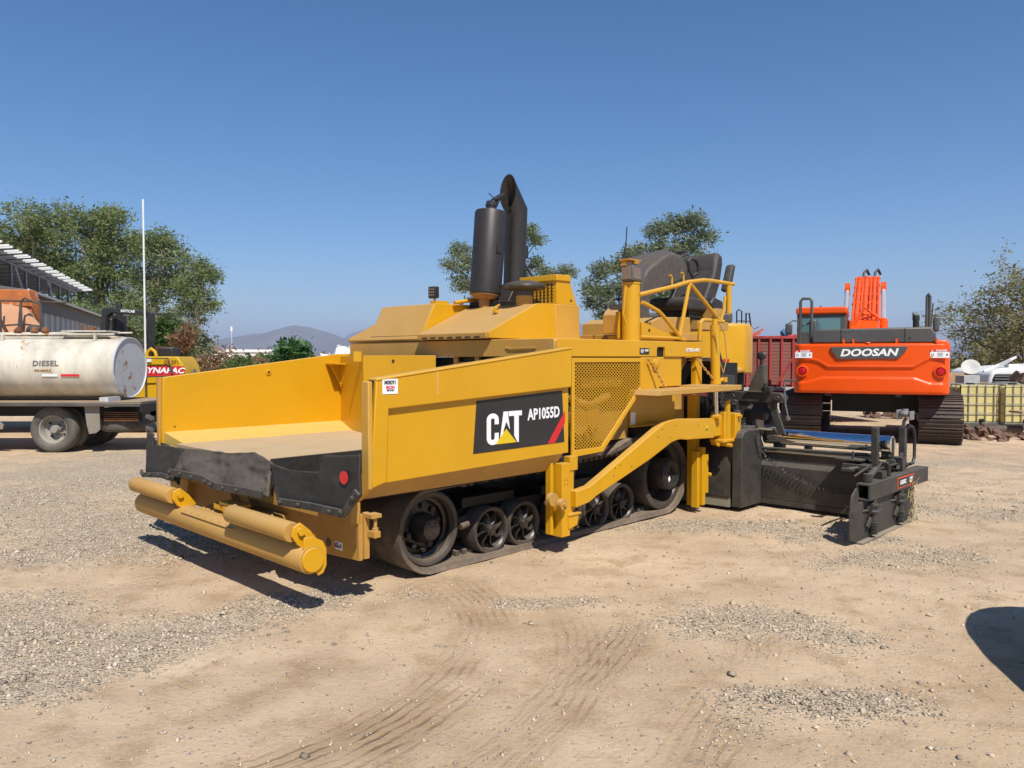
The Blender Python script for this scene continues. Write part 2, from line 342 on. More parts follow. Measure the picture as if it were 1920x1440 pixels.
def ground_mat():
    m = bpy.data.materials.new('dirt_and_gravel'); m.use_nodes = True; t = m.node_tree; N = t.nodes; L = t.links
    b = N['Principled BSDF']; b.inputs['Roughness'].default_value = .95; b.inputs['Specular IOR Level'].default_value = .2
    tc = N.new('ShaderNodeTexCoord')
    def noise(s, d=6, r=.6):
        n = N.new('ShaderNodeTexNoise'); n.inputs['Scale'].default_value = s; n.inputs['Detail'].default_value = d; n.inputs['Roughness'].default_value = r
        L.new(tc.outputs['Object'], n.inputs[0]); return n.outputs[0]
    def ramp(f, lo, hi, a=0., c=1.):
        r = N.new('ShaderNodeMapRange'); r.inputs[1].default_value = lo; r.inputs[2].default_value = hi; r.inputs[3].default_value = a; r.inputs[4].default_value = c
        L.new(f, r.inputs[0]); return r.outputs[0]
    def mix(f, a, c):
        x = N.new('ShaderNodeMix'); x.data_type = 'RGBA'
        if isinstance(f, float): x.inputs[0].default_value = f
        else: L.new(f, x.inputs[0])
        for i, v in ((6, a), (7, c)):
            if isinstance(v, tuple): x.inputs[i].default_value = (*v, 1)
            else: L.new(v, x.inputs[i])
        return x.outputs[2]
    def mul(a, c):
        x = N.new('ShaderNodeMath'); x.operation = 'MULTIPLY'; L.new(a, x.inputs[0])
        if isinstance(c, float): x.inputs[1].default_value = c
        else: L.new(c, x.inputs[1])
        return x.outputs[0]
    dirt = mix(ramp(noise(.9, 7, .65), .3, .7), (.43, .30, .178), (.69, .515, .335))
    dirt = mix(ramp(noise(.35, 5), .5, .62, 0, .5), dirt, (.40, .285, .17))
    dirt = mix(ramp(noise(3.3, 6), .50, .68), dirt, (.37, .245, .13))
    dirt = mix(ramp(noise(60, 4, .75), .35, .75, 0, .55), dirt, (.72, .55, .38))
    at_r = N.new('ShaderNodeAttribute'); at_r.attribute_name = 'rut'
    dirt = mix(mul(at_r.outputs['Fac'], .62), dirt, (.33, .215, .12))
    grooves = []
    for nm, cx, cy in (('groove_a', -2.2, 4.58), ('groove_b', -6, 7)):     # fine tyre grooves that run along the old tracks
        ga = N.new('ShaderNodeAttribute'); ga.attribute_name = nm
        sv = N.new('ShaderNodeVectorMath'); sv.operation = 'MULTIPLY'; sv.inputs[1].default_value = (1, 1, 0); L.new(tc.outputs['Object'], sv.inputs[0])
        dv = N.new('ShaderNodeVectorMath'); dv.operation = 'DISTANCE'; dv.inputs[1].default_value = (cx, cy, 0); L.new(sv.outputs[0], dv.inputs[0])
        ph = N.new('ShaderNodeMath'); ph.operation = 'MULTIPLY_ADD'; L.new(dv.outputs['Value'], ph.inputs[0]); ph.inputs[1].default_value = 2*math.pi/.058; L.new(mul(noise(3.0, 3), 9.0), ph.inputs[2])
        si = N.new('ShaderNodeMath'); si.operation = 'SINE'; L.new(ph.outputs[0], si.inputs[0])
        gv = mul(ramp(si.outputs[0], .1, .8), ga.outputs['Fac']); grooves.append(mul(gv, ramp(noise(5, 4), .35, .6)))
    gsum = N.new('ShaderNodeMath'); gsum.operation = 'ADD'; gsum.use_clamp = True; L.new(grooves[0], gsum.inputs[0]); L.new(grooves[1], gsum.inputs[1])
    dirt = mix(mul(gsum.outputs[0], .75), dirt, (.27, .17, .09))
    vo = N.new('ShaderNodeTexVoronoi'); vo.inputs['Scale'].default_value = 55; L.new(tc.outputs['Object'], vo.inputs[0])
    sp = N.new('ShaderNodeSeparateColor'); L.new(vo.outputs['Color'], sp.inputs[0])
    gr = mix(sp.outputs[0], (.30, .24, .165), (.68, .55, .385))
    gr = mix(ramp(sp.outputs[1], .6, .9, 0, .6), gr, (.48, .37, .25))
    gr = mix(ramp(noise(14, 3), .4, .7, 0, .55), gr, (.55, .43, .30))
    ag = N.new('ShaderNodeAttribute'); ag.attribute_name = 'gravel'
    # stones lie scattered where the patch thins out
    th = N.new('ShaderNodeMath'); th.operation = 'SUBTRACT'; L.new(ag.outputs['Fac'], th.inputs[0]); L.new(mul(sp.outputs[2], .75), th.inputs[1])
    f = ramp(th.outputs[0], -.05, .12)
    col = mix(f, dirt, gr)
    # loose single pebbles everywhere
    v2 = N.new('ShaderNodeTexVoronoi'); v2.inputs['Scale'].default_value = 38; L.new(tc.outputs['Object'], v2.inputs[0])
    s2 = N.new('ShaderNodeSeparateColor'); L.new(v2.outputs['Color'], s2.inputs[0])
    pb = mul(ramp(s2.outputs[0], .80, .82), ramp(v2.outputs['Distance'], .30, .22))
    col = mix(pb, col, mix(s2.outputs[1], (.30, .26, .22), (.62, .56, .48)))
    L.new(col, b.inputs['Base Color'])
    hb = N.new('ShaderNodeMath'); hb.operation = 'MULTIPLY_ADD'; L.new(mul(f, ramp(vo.outputs['Distance'], 0, .6, 1, 0)), hb.inputs[0]); hb.inputs[1].default_value = 1.1
    L.new(mul(noise(28, 8, .75), 1.0), hb.inputs[2])
    h2 = N.new('ShaderNodeMath'); h2.operation = 'ADD'; L.new(hb.outputs[0], h2.inputs[0]); L.new(mul(pb, .5), h2.inputs[1])
    h3 = N.new('ShaderNodeMath'); h3.operation = 'SUBTRACT'; L.new(h2.outputs[0], h3.inputs[0]); L.new(mul(gsum.outputs[0], .7), h3.inputs[1]); h2 = h3
    bn = N.new('ShaderNodeBump'); bn.inputs['Strength'].default_value = .85; bn.inputs['Distance'].default_value = .016
    L.new(h2.outputs[0], bn.inputs['Height']); L.new(bn.outputs[0], b.inputs['Normal'])
    return m
me.materials.append(ground_mat())
def gz(x, y): return float(.022*fbm(np.array([x]), np.array([y]), .6, 3, 5)[0])

# loose stones: thousands of small irregular pebbles, too many to count
def stones(name, n, sz, region, label, power, m, seed):
    r = np.random.default_rng(seed); x = r.uniform(region[0], region[1], n); y = r.uniform(region[2]**.5, region[3]**.5, n)**2
    keep = r.random(n) < gravel_mask(x, y)**power + .05; x = x[keep]; y = y[keep]; n = len(x)
    base = np.array([(1,0,0),(0,1,0),(-1,0,0),(0,-1,0),(0,0,1),(0,0,-1)], float)
    tri = np.array([(0,1,4),(1,2,4),(2,3,4),(3,0,4),(1,0,5),(2,1,5),(3,2,5),(0,3,5)])
    s = sz*np.exp(r.normal(0, .38, n)); sc = s[:, None, None]*r.uniform(.6, 1.2, (n, 1, 3))*np.array([1, 1, .7])
    P = base[None]*sc + r.normal(0, .16, (n, 6, 3))*s[:, None, None]
    a = r.uniform(0, 6.28, n); ca, sa = np.cos(a)[:, None], np.sin(a)[:, None]
    px = P[..., 0]*ca - P[..., 1]*sa; py = P[..., 0]*sa + P[..., 1]*ca
    zg = .022*fbm(x, y, .6, 3, 5) + .010*fbm(x, y, 5, 3, 6) + ruts(x, y)[0] + .012*np.exp(-(((x+1.2)/1.1)**2+((y-6.4)/.8)**2))
    V = np.stack([px + x[:, None], py + y[:, None], P[..., 2] + (zg + s*.2)[:, None]], -1).reshape(-1, 3)
    F = (tri[None] + (np.arange(n)*6)[:, None, None]).reshape(-1, 3)
    return fast_mesh(name, V, F, m)
def fast_mesh(name, V, F, m, parent=None):
    me = bpy.data.meshes.new(name); me.vertices.add(len(V)); me.vertices.foreach_set('co', V.astype(np.float32).ravel())
    k = F.shape[1]; me.loops.add(F.size); me.loops.foreach_set('vertex_index', F.astype(np.int32).ravel())
    me.polygons.add(len(F)); me.polygons.foreach_set('loop_start', np.arange(len(F), dtype=np.int32)*k)
    me.update(); me.materials.append(m); o = bpy.data.objects.new(name, me); COL.objects.link(o)
    if parent is not None: o.parent = parent
    return o
def stone_mat():
    m = bpy.data.materials.new('grey_stones'); m.use_nodes = True; t = m.node_tree; N = t.nodes; L = t.links
    g = N.new('ShaderNodeNewGeometry'); r = N.new('ShaderNodeValToRGB'); e = r.color_ramp.elements
    e[0].color = (.22, .18, .135, 1); e[1].color = (.66, .56, .43, 1)
    for p, c in ((.35, (.40, .335, .255, 1)), (.6, (.50, .41, .30, 1)), (.8, (.54, .41, .28, 1))): k = e.new(p); k.color = c
    L.new(g.outputs['Random Per Island'], r.inputs[0]); b = N['Principled BSDF']; L.new(r.outputs[0], b.inputs['Base Color']); b.inputs['Roughness'].default_value = .9
    return m
SM = stone_mat()
tag(stones('gravel', 190000, .0082, (-6.5, 6.5, 2.6, 10.5), '', 1.25, SM, 11), 'loose grey gravel stones scattered in patches over the dirt yard', 'gravel', kind='stuff')
r_ = np.random.default_rng(5)
k_ = stones('scattered_pebbles', 1100, .0115, (-5.5, 6, 2.6, 12), '', .5, SM, 12); tag(k_, 'larger single pebbles lying scattered on the tan dirt', 'pebbles', kind='stuff')

# ---------------------------------------------------------------- hills on the horizon
def hill_mat(name, a, c):
    return mat(name, a, .95, vary=.25, vscale=.0025, patches=c, pscale=.0012, plevel=.55)
def hills(name, prof, d, label, depth, m, seed):
    """prof: (bearing px, ridge px) read off the photograph; a real ridge d metres away with slopes both ways"""
    px = np.array([p[0] for p in prof], float); py = np.array([p[1] for p in prof], float)
    q = np.linspace(px[0], px[-1], 160); h = 1.65 + (672-np.interp(q, px, py))/1442*d
    nr = 22; V = []
    for j in range(nr):
        t = j/(nr-1)*2-1; prof_h = max(0, 1-abs(t))**1.15
        yy = d + t*depth
        for i in range(160):
            x = (q[i]-960)/1442*d*(1 if True else 1); rough = (fbm(np.array([x]), np.array([yy]), .0022, 5, seed)[0])*.16*prof_h*(1 if abs(t) > .02 else .1)
            V.append((x, yy, h[i]*(prof_h+rough) - 2))
    F = [(j*160+i, j*160+i+1, (j+1)*160+i+1, (j+1)*160+i) for j in range(nr-1) for i in range(159)]
    o = fast_mesh(name, np.array(V), np.array(F), m); o.data.shade_smooth(); o['kind'] = 'structure'; o['label'] = label; return o
HM = hill_mat('scrub_hillside', (.15, .13, .105), (.21, .18, .13))
hills('hills', [(300, 672), (385, 641), (420, 632), (480, 622), (505, 620), (525, 613), (550, 606), (562, 608), (580, 609), (600, 616), (625, 624), (640, 631), (655, 632), (690, 640), (760, 650), (860, 668)], 7000, 'hazy blue mountain ridge behind the white warehouse', 1500, HM, 3)
hills('hills', [(600, 668), (640, 634), (660, 621), (700, 607), (760, 600), (850, 622), (960, 634), (1040, 620), (1085, 606), (1100, 616), (1130, 632), (1180, 655), (1240, 670)], 9000, 'second hazy ridge rising behind the machines', 1700, HM, 5)
hills('hills', [(1690, 671), (1760, 662), (1785, 655), (1800, 647), (1812, 642), (1822, 645), (1845, 655), (1880, 665), (1990, 670)], 7500, 'small lone hazy hill at the right edge', 1300, HM, 8)
HZ = G(); HZ.box(-21000, 21000, -1500, 21000, -4, 640)
hz = HZ.build('haze', None, smooth=0); hz['kind'] = 'stuff'; hz['label'] = 'thin pale dust haze in the air over the plain'
hm = bpy.data.materials.new('haze'); hm.use_nodes = True; t = hm.node_tree; t.nodes.clear()
pv = t.nodes.new('ShaderNodeVolumePrincipled'); pv.inputs['Density'].default_value = 1.35e-4; pv.inputs['Color'].default_value = (.68, .77, 1, 1); pv.inputs['Anisotropy'].default_value = 0.0
ou = t.nodes.new('ShaderNodeOutputMaterial'); t.links.new(pv.outputs[0], ou.inputs['Volume']); hz.data.materials.append(hm)
# ---------------------------------------------------------------- the asphalt paver (local x = rearwards, y = far side, z up)
PV = thing('asphalt_paver', 'large yellow tracked asphalt paver with open hopper, two black stacks and long black screed', 'paver', (.6754, 8.8956, 0), R(45.5))
def B(g, name, m, parent=None, **k): return g.build(name, m, parent or PV, **k)
def bx(*a): return G().box(*a)
# --- hopper wings
def bolt(g, p, ax, r=.012, h=.012): g.lathe([(r, 0), (r, h*.7), (r*.7, h)], p, ax, 6)
nw = B(G().prism([(-3.87, 1.505), (-1.90, 1.73), (-1.90, 1.41), (-3.77, 1.315), (-3.79, .83), (-3.92, .80)], -1.62, -1.585), 'hopper_wing', Y, bevel=.008, label='near side yellow hopper wing with raised top band')
B(G().prism([(-3.79, 1.33), (-1.90, 1.42), (-1.90, .86), (-3.81, .82)], -1.583, -1.55), 'panel', Y, nw, bevel=.004)
B(G().prism([(-1.585, .86), (-1.47, .71), (-1.43, .72), (-1.54, .87)], -3.91, -1.97, 'x'), 'bottom_flange', YF, nw, bevel=.004)
B(G().prism([(-1.62, 1.50), (-1.62, .80), (-1.48, .70), (-1.44, .70), (-1.44, .80), (-1.54, .9), (-1.54, 1.50)], -3.935, -3.90, 'x'), 'front_edge', YM, nw, bevel=.006)
B(G().prism([(-3.87, 1.50), (-1.90, 1.725), (-1.90, 1.745), (-3.87, 1.52)], -1.625, -1.52), 'top_rail', Y, nw, bevel=.008)
B(G().prism([(-1.55, 1.50), (-1.55, .95), (-.95, .72), (-.95, .69), (-1.56, .88)], -3.88, -2.0, 'x', [(-1.55, 1.71), (-1.55, .95), (-.95, .72), (-.95, .69), (-1.56, .88)]), 'inner_slope', BKR, nw)
# weld beads on the wing
wb = G(); wb.tube([(-3.36, -1.624, 1.39+i*.0) for i in (0, 1)], .001, 4) if False else None
g = G()
for i in range(16): g.box(-3.358, -3.352, -1.6225, -1.6195, 1.40+i*.0105, 1.406+i*.0105)
B(g, 'weld_bead', mat('weld', (.75, .62, .35), .6), nw, smooth=0)
dec = B(G().prism([(-2.95, 1.335), (-1.985, 1.385), (-1.955, .955), (-2.985, .945)], -1.5865, -1.5838), 'decal', DEC, nw, smooth=0)
y0, y1 = -1.5895, -1.5870
def arc(cx, cz, rx, rz, a0, a1, n=8): return [(cx+rx*math.cos(R(a0+(a1-a0)*i/n)), cz+rz*math.sin(R(a0+(a1-a0)*i/n))) for i in range(n+1)]
g = G()
g.prism(arc(-2.787, 1.185, .063, .05, 0, 180) + arc(-2.787, 1.045, .063, .05, 180, 360) + [(-2.724, 1.085), (-2.767, 1.085), (-2.767, 1.045)] + arc(-2.787, 1.045, .02, .012, 0, -180, 4) + arc(-2.787, 1.185, .02, .012, 180, 0, 4) + [(-2.767, 1.15), (-2.724, 1.15)], y0, y1)
g.prism([(-2.716, .998), (-2.672, 1.243), (-2.628, 1.243), (-2.603, 1.10), (-2.644, 1.165), (-2.672, 1.10), (-2.689, .998)], y0, y1)
g.prism([(-2.62, 1.243), (-2.47, 1.243), (-2.47, 1.205), (-2.505, 1.205), (-2.505, .998), (-2.52, .998), (-2.555, 1.05), (-2.555, 1.205), (-2.615, 1.205)], y0, y1)
B(g, 'logo_letters', WH, nw, smooth=0)
B(G().prism([(-2.644, 1.108), (-2.758, .998), (-2.530, .998)], -1.5905, -1.5875), 'logo_triangle', YEL, nw, smooth=0)
B(G().prism([(-2.165, .957), (-2.078, .957), (-1.953, 1.115), (-1.953, 1.21)], y0, y1), 'red_stripe', RED, nw, smooth=0)
text('AP1055D', .122, WH, nw, (-2.21, -1.5885, 1.203), (1, 0, .02), (0, 0, 1), offset=.028, sx=.80, depth=.001)
B(bx(-3.825, -3.70, -1.6235, -1.621, 1.415, 1.515), 'sticker', WH, nw, smooth=0)
text('M08391', .036, BLK, nw, (-3.762, -1.6245, 1.490), (1, 0, 0), (0, 0, 1), offset=.03, sx=.82, depth=.0006)
text('IRON', .030, RED, nw, (-3.762, -1.6245, 1.457), (1, 0, 0), (0, 0, 1), offset=.04, sx=.95, depth=.0006)
text('SERVICES', .014, BLK, nw, (-3.762, -1.6245, 1.438), (1, 0, 0), (0, 0, 1), offset=.03, depth=.0006)
text('407-555-0800', .007, BLK, nw, (-3.762, -1.6245, 1.424), (1, 0, 0), (0, 0, 1), offset=.02, depth=.0006) if False else None
fw = B(G().prism([(-4.02, .86), (-4.0, 1.475), (-2.10, 1.70), (-1.95, 1.70), (-1.95, .90)], 1.55, 1.60), 'hopper_wing', Y, bevel=.006, label='far side yellow hopper wing seen from inside')
B(G().prism([(1.60, 1.475), (1.60, .80), (1.64, .80), (1.64, 1.475)], -4.03, -4.00, 'x'), 'front_edge', YD, fw)
B(G().prism([(1.55, .965), (1.10, .89), (1.10, .84), (1.55, .86)], -4.0, -2.1, 'x'), 'floor_slope', mat('pale_dusted_yellow', (.66, .42, .07), .8, vary=.06, dust=(.25, .12), dustcol=(.62, .46, .2)), fw)
g = G(); g.lathe([(.028, 0), (.028, .012), (.016, .014)], (-2.95, 1.55, 1.51), (0, -1, 0), 14); B(g, 'lifting_eye', Y, fw)
g = G(); g.lathe([(.012, 0), (.012, .003)], (-2.95, 1.536, 1.51), (0, -1, 0), 10); B(g, 'eye_hole', BLK, fw)
g = G()
for x, z in ((-3.90, 1.01), (-3.9, .94)): g.lathe([(.008, 0), (.008, .003)], (x, 1.55, z), (0, -1, 0), 8)
B(g, 'bolt_holes', BLK, fw)
g = G()
for z in (1.09, .98): g.tube([(-4.05, 1.70, z), (-4.0, 1.95, z)], .022, 10)
B(g, 'ram_rod', GRY, fw)
# gusset in the corner
B(G().box(-2.28, -2.12, 1.34, 1.62, 1.585, 1.60).prism([(-2.26, 1.585), (-2.12, 1.585), (-2.12, 1.34)], 1.48, 1.50).prism([(1.56, 1.585), (1.34, 1.585), (1.49, 1.33)], -2.13, -2.115, 'x'), 'gusset', Y)
# --- bulkhead behind the hopper
B(G().prism([(-2.07, 1.60), (-2.36, .72), (-2.34, .70), (-1.98, 1.58)], .86, 1.675, 'z'), 'bulkhead', Y, bevel=.003)
B(G().prism([(-2.36, .72), (-2.02, .0), (-2.0, .02), (-2.33, .74)], .86, 1.68, 'z'), 'bulkhead', Y, bevel=.003)
B(G().prism([(-2.37, .735), (-2.42, .80), (-2.41, .81), (-2.355, .745)], 1.62, 1.72, 'z'), 'edge_tab', Y)
B(G().lathe([(.014, 0), (.014, .003)], (-2.22, .41, 1.625), (-.9, -.43, 0), 10), 'bolt_hole', BLK)
B(G().prism([(-2.09, 1.5), (-2.35, .72), (-2.0, .0), (-1.9, -1.2), (-1.9, 1.5)], .84, .93, 'z'), 'rear_ramp', TAN)
# --- hopper floor
B(G().box(-4.06, -2.02, -.45, 1.12, .86, .895), 'hopper_floor', TAN, bevel=.004)
B(G().box(-4.0, -2.0, -.47, -.45, .62, .90), 'floor_side', BKR, bevel=.003)
B(G().box(-4.0, -2.0, -1.36, -.47, .68, .72), 'lower_floor', BKR)
# --- front rubber flaps
BKD = mat('dust_caked_rubber', (.016, .015, .013), .75, vary=.35, dust=(.55, .4), dustcol=(.15, .118, .088), dscale=3.2, bump=.5, bscale=22)
def flap(name, top, bot, label, amp=.02, seed=1, x0=-4.10, nu=80, nv=26, fm=None):
    top = np.array(top, float); bot = np.array(bot, float); u = np.linspace(0, 1, nu)
    def samp(p):
        d = np.r_[0, np.cumsum(np.hypot(np.diff(p[:, 0]), np.diff(p[:, 1])))]; d /= d[-1]
        return np.stack([np.interp(u, d, p[:, i]) for i in range(p.shape[1])], 1)
    T = samp(top); Bo = samp(bot); V = []
    for k in range(nv):
        t = k/(nv-1); P = T*(1-t)+Bo*t
        n = fbm(P[:, 0], P[:, 1], 4, 3, seed)*amp + fbm(P[:, 0]*.8, P[:, 1]*1.6, 14, 2, seed+4)*amp*.26
        x = P[:, 2] + n*math.sin(math.pi*min(1, t*1.15))**.5 if P.shape[1] == 3 else x0 + n
        for i in range(nu): V.append((x[i], P[i, 0], P[i, 1]))
    F = [(k*nu+i, k*nu+i+1, (k+1)*nu+i+1, (k+1)*nu+i) for k in range(nv-1) for i in range(nu-1)]
    g = G(); g.add(V, F); o = B(g, name, fm or BKR, smooth=60, label=label)
    s = o.modifiers.new('thickness', 'SOLIDIFY'); s.thickness = .018; s.offset = 0; return o
lf = flap('hopper_flap', [(1.80, .955, -4.05), (1.64, .95, -4.06), (1.62, .85, -4.09), (1.25, .872, -4.10), (.90, .872, -4.10)], [(1.72, .60, -4.10), (1.66, .565, -4.12), (1.2, .605, -4.14), (.93, .60, -4.15), (.86, .57, -4.15)], 'left rubber hopper flap seen from the front', .016, 3)
mf = flap('hopper_flap', [(.90, .872, -4.09), (.5, .89, -4.07), (.1, .90, -4.06), (-.30, .94, -4.05), (-.66, .90, -4.09)], [(.87, .66, -4.20), (.5, .69, -4.23), (.15, .69, -4.22), (-.1, .66, -4.23), (-.55, .70, -4.25), (-.80, .68, -4.20)], 'crumpled middle rubber hopper flap, bulging and dusty', .05, 8, fm=BKD)
rf = flap('hopper_flap', [(-.70, .90, -4.13), (-1.0, .885, -4.14), (-1.34, .905, -4.13), (-1.37, 1.02, -4.11), (-1.56, 1.03, -4.09), (-1.73, 1.05, -4.07)], [(-.88, .67, -4.18), (-.93, .64, -4.17), (-1.28, .655, -4.14), (-1.63, .655, -4.12), (-1.76, .80, -4.09)], 'right rubber hopper flap with red reflector', .014, 5)
g = G(); 
for P in ([(-4.155, 1.70, .60), (-4.165, 1.62, .578), (-4.17, 1.2, .62), (-4.17, .93, .615)],): 
    for a, b in zip(P[:-1], P[1:]): g.bar(a, b, .02, .045)
B(g, 'clamp_strip', BKS, lf, bevel=.003)
g = G(); pm = [(-4.235, .85, .69), (-4.255, .5, .71), (-4.25, .15, .71), (-4.255, -.1, .68), (-4.28, -.55, .71), (-4.24, -.78, .70)]
for a, b in zip(pm[:-1], pm[1:]): g.bar(a, b, .022, .055)
B(g, 'clamp_strip', BKS, mf, bevel=.003)
g = G(); pr = [(-4.19, -.92, .665), (-4.17, -1.28, .68), (-4.15, -1.66, .68), (-4.13, -1.78, .83)]
for a, b in zip(pr[:-1], pr[1:]): g.bar(a, b, .02, .05)
B(g, 'clamp_strip', BKS, rf, bevel=.003)
def bolts(par, pts, r=.014):
    b0 = None
    for p in pts:
        if b0 is None:
            g = G(); g.lathe([(r*1.5, 0), (r*1.5, .004), (r, .004), (r, .014), (r*.7, .018)], (0, 0, 0), (-1, 0, 0), 8); b0 = B(g, 'bolt', STL if False else BKS, par); b0.location = p
        else:
            c = copy_obj(b0, par); c.location = p
bolts(lf, [(-4.175, 1.6, .585), (-4.18, 1.42, .602), (-4.18, 1.22, .62), (-4.182, 1.0, .617)])
bolts(mf, [(-4.25, .8, .695), (-4.262, .55, .71), (-4.262, .32, .71), (-4.262, .08, .70), (-4.266, -.02, .69), (-4.272, -.25, .69), (-4.288, -.5, .705)])
bolts(rf, [(-4.20, -.96, .668), (-4.19, -1.18, .678), (-4.172, -1.53, .68), (-4.165, -1.65, .69), (-4.148, -1.755, .79)])
B(G().lathe([(.042, 0), (.042, .004)], (-4.125, -1.625, .90), (-1, -.06, 0), 22), 'red_reflector', RED, rf)
# --- front frame and push roller
fp = B(G().prism([(-1.50, .31), (-.95, .28), (-.42, .34), (1.5, .34), (1.6, .40), (1.6, .62), (-1.50, .62)], -3.93, -3.90, 'x'), 'front_plate', YF, bevel=.003)
g = G(); g.lathe([(.03, 0), (.03, .003)], (-3.93, -1.13, .375), (-1, 0, 0), 14)
for y, z in ((-1.17, .56), (-1.35, .55), (1.45, .56), (1.28, .55), (.9, .55), (.6, .52)): g.lathe([(.010, 0), (.010, .003)], (-3.93, y, z), (-1, 0, 0), 8)
B(g, 'bolt_holes', BLK, fp)
B(G().box(-3.933, -3.931, -1.305, -1.215, .345, .40), 'tow_hook_sticker', WH, fp, smooth=0)
g = G(); g.tube([Vector((-3.936, -1.237, .375)) + Vector((0, math.cos(a)*.012, math.sin(a)*.014)) for a in [i*math.pi/6 for i in range(12)]], .0035, 5, True)
g.tube([(-3.936, -1.25, .37), (-3.936, -1.275, .36), (-3.936, -1.29, .37), (-3.936, -1.282, .385)], .0035, 5); B(g, 'hook_symbol', BLK, fp)
B(G().box(-3.9, -3.86, -1.52, -1.49, .32, .63), 'side_plate', YF, bevel=.003)
B(G().box(-3.9, -3.82, -1.60, -1.52, .60, .625).box(-3.88, -3.83, -1.60, -1.52, .47, .51).cyl((-3.85, -1.57, .46), (-3.85, -1.57, .62), .012, n=8).cyl((-3.85, -1.57, .49), (-3.85, -1.57, .53), .022, n=6), 'wing_stop', YF)
g = G()
for y, t in ((1.0, .10), (.25, -.16), (-.05, -.18)): B(G().prism([(y, .62), (y+t, .34), (y+t+.02, .34), (y+.02, .62)], -4.0, -3.93, 'x'), 'rib', YF)
B(G().box(-3.9, -2.0, -.75, .75, .56, .60).box(-3.85, -2.2, -.5, .55, .36, .55), 'under_frame', YF)
B(G().prism([(-1.5, .56), (-1.5, .70), (1.6, .70), (1.6, .56)], -3.99, -3.92, 'x'), 'sill', YF)
_before = set(bpy.data.objects)
def roller(name, y_a, y_b, xc, zc, r, m, par=None, n=28):
    return B(G().lathe([(r*.93, 0), (r, .012), (r, abs(y_b-y_a)-.012), (r*.93, abs(y_b-y_a))], (xc, y_a, zc), (0, y_b-y_a, 0), n), name, m, par)
pb = roller('push_beam', -1.50, 1.27, -4.28, .325, .092, YD)
B(G().lathe([(.078, 0), (.074, .012)], (-4.28, -1.505, .325), (0, -1, 0), 26), 'end_cap', Y, pb)
B(G().prism([(-4.34, .40), (-4.33, .47), (-4.27, .47), (-4.20, .43), (-4.175, .38), (-4.175, .27), (-4.20, .225), (-4.235, .215), (-4.245, .235), (-4.28, .26)], -1.498, -1.480), 'end_bracket', Y, pb, bevel=.003)
for ya, yb in ((1.23, .42), (-.58, -1.42)):
    ro = roller('push_roller', ya, yb, -4.37, .50, .064, YD)
    for yy, s in ((yb, -1),) + (((ya, 1),) if ya < 0 else ()):
        B(G().prism([(-4.39, .48), (-4.38, .535), (-4.33, .56), (-4.26, .50), (-4.20, .42), (-4.26, .36), (-4.35, .42)], yy-.005*s*0-.03*(s < 0)+.01*(s > 0), yy+.03*(s > 0)-.01*(s < 0)), 'bracket', Y if s < 0 else YF, ro, bevel=.004)
    B(G().cyl((-4.335, yb-.03, .505), (-4.335, yb-.055, .505), .024, n=8), 'axle_bolt', Y, ro)
B(G().prism([(-4.37, .39), (-4.2, .40), (-4.05, .43), (-3.92, .43), (-3.92, .36), (-4.3, .33)], -.58, .30), 'push_bracket', YD, bevel=.004)
g = G()
for (x, y, w, d, z) in ((-4.18, -.02, .08, .11, .43), (-4.19, -.17, .08, .10, .43), (-4.22, -.32, .09, .13, .41), (-4.24, -.46, .09, .11, .41)): g.box(x-w/2, x+w/2, y-d/2, y+d/2, z, z+.045)
for x, y in ((-4.18, -.12), (-4.20, -.30)): g.cyl((x, y, .46), (x, y, .505), .016, n=8)
g.box(-4.22, -4.11, -.36, -.06, .475, .50)
B(g, 'bolt_block', Y, bevel=.004)
g = G()
for i in range(7): g.box(-4.345, -4.33, .26-.12*i, .28-.12*i, .388, .400)
B(g, 'weld_tabs', YF)

for o in set(bpy.data.objects)-_before:
    if o.parent == PV: o.location.z += .06
# --- crawler track, near side and far side
def belt_path(z0=.0):
    P = []
    ci, ri = (-3.09, .345), .335; cs, rs = (.08, .415), .405
    for i in range(13): a = R(100+ (278-100)*i/12); P.append((ci[0]+ri*math.cos(a), ci[1]+ri*math.sin(a)))
    for i in range(13): a = R(-84+(100+84)*i/12); P.append((cs[0]+rs*math.cos(a), cs[1]+rs*math.sin(a)))
    return P
def crawler(yo, yi, label):
    path = belt_path(); n = len(path); t = .042; g = G(); V = []; s = 1 if yo < yi else -1
    prof = [(yo, 0), (yo+.012*s, t*.5), (yo+.02*s, t), (yi, t), (yi, 0), (yi, -.0), (yo+.02*s, -.004)]
    cen = Vector((-1.5, .4))
    for i, (x, z) in enumerate(path):
        a = path[(i-1) % n]; b = path[(i+1) % n]; tn = Vector((b[0]-a[0], b[1]-a[1])).normalized(); nn = Vector((tn.y, -tn.x))
        for (y, d) in prof: V.append((x+nn.x*(-d if True else d), y, z+nn.y*(-d)))
    m = len(prof); F = [(i*m+j, i*m+(j+1) % m, ((i+1) % n)*m+(j+1) % m, ((i+1) % n)*m+j) for i in range(n) for j in range(m)]
    g.add(V, F); tr = B(g, 'track', RB, label=label, smooth=50)
    return tr
trn = crawler(-1.26, -.66, 'near side rubber track belt'); trf = crawler(1.26, .66, 'far side rubber track belt')
g = G()
for i in range(34):
    x = -2.75+i*.085*.95; g.box(x, x+.04, -1.12, -.95, .052, .095); z = .70+(x+3.08)*.033; g.box(x, x+.045, -1.2, -.9, z-.085, z-.045)
B(g, 'drive_lugs', RB, trn)
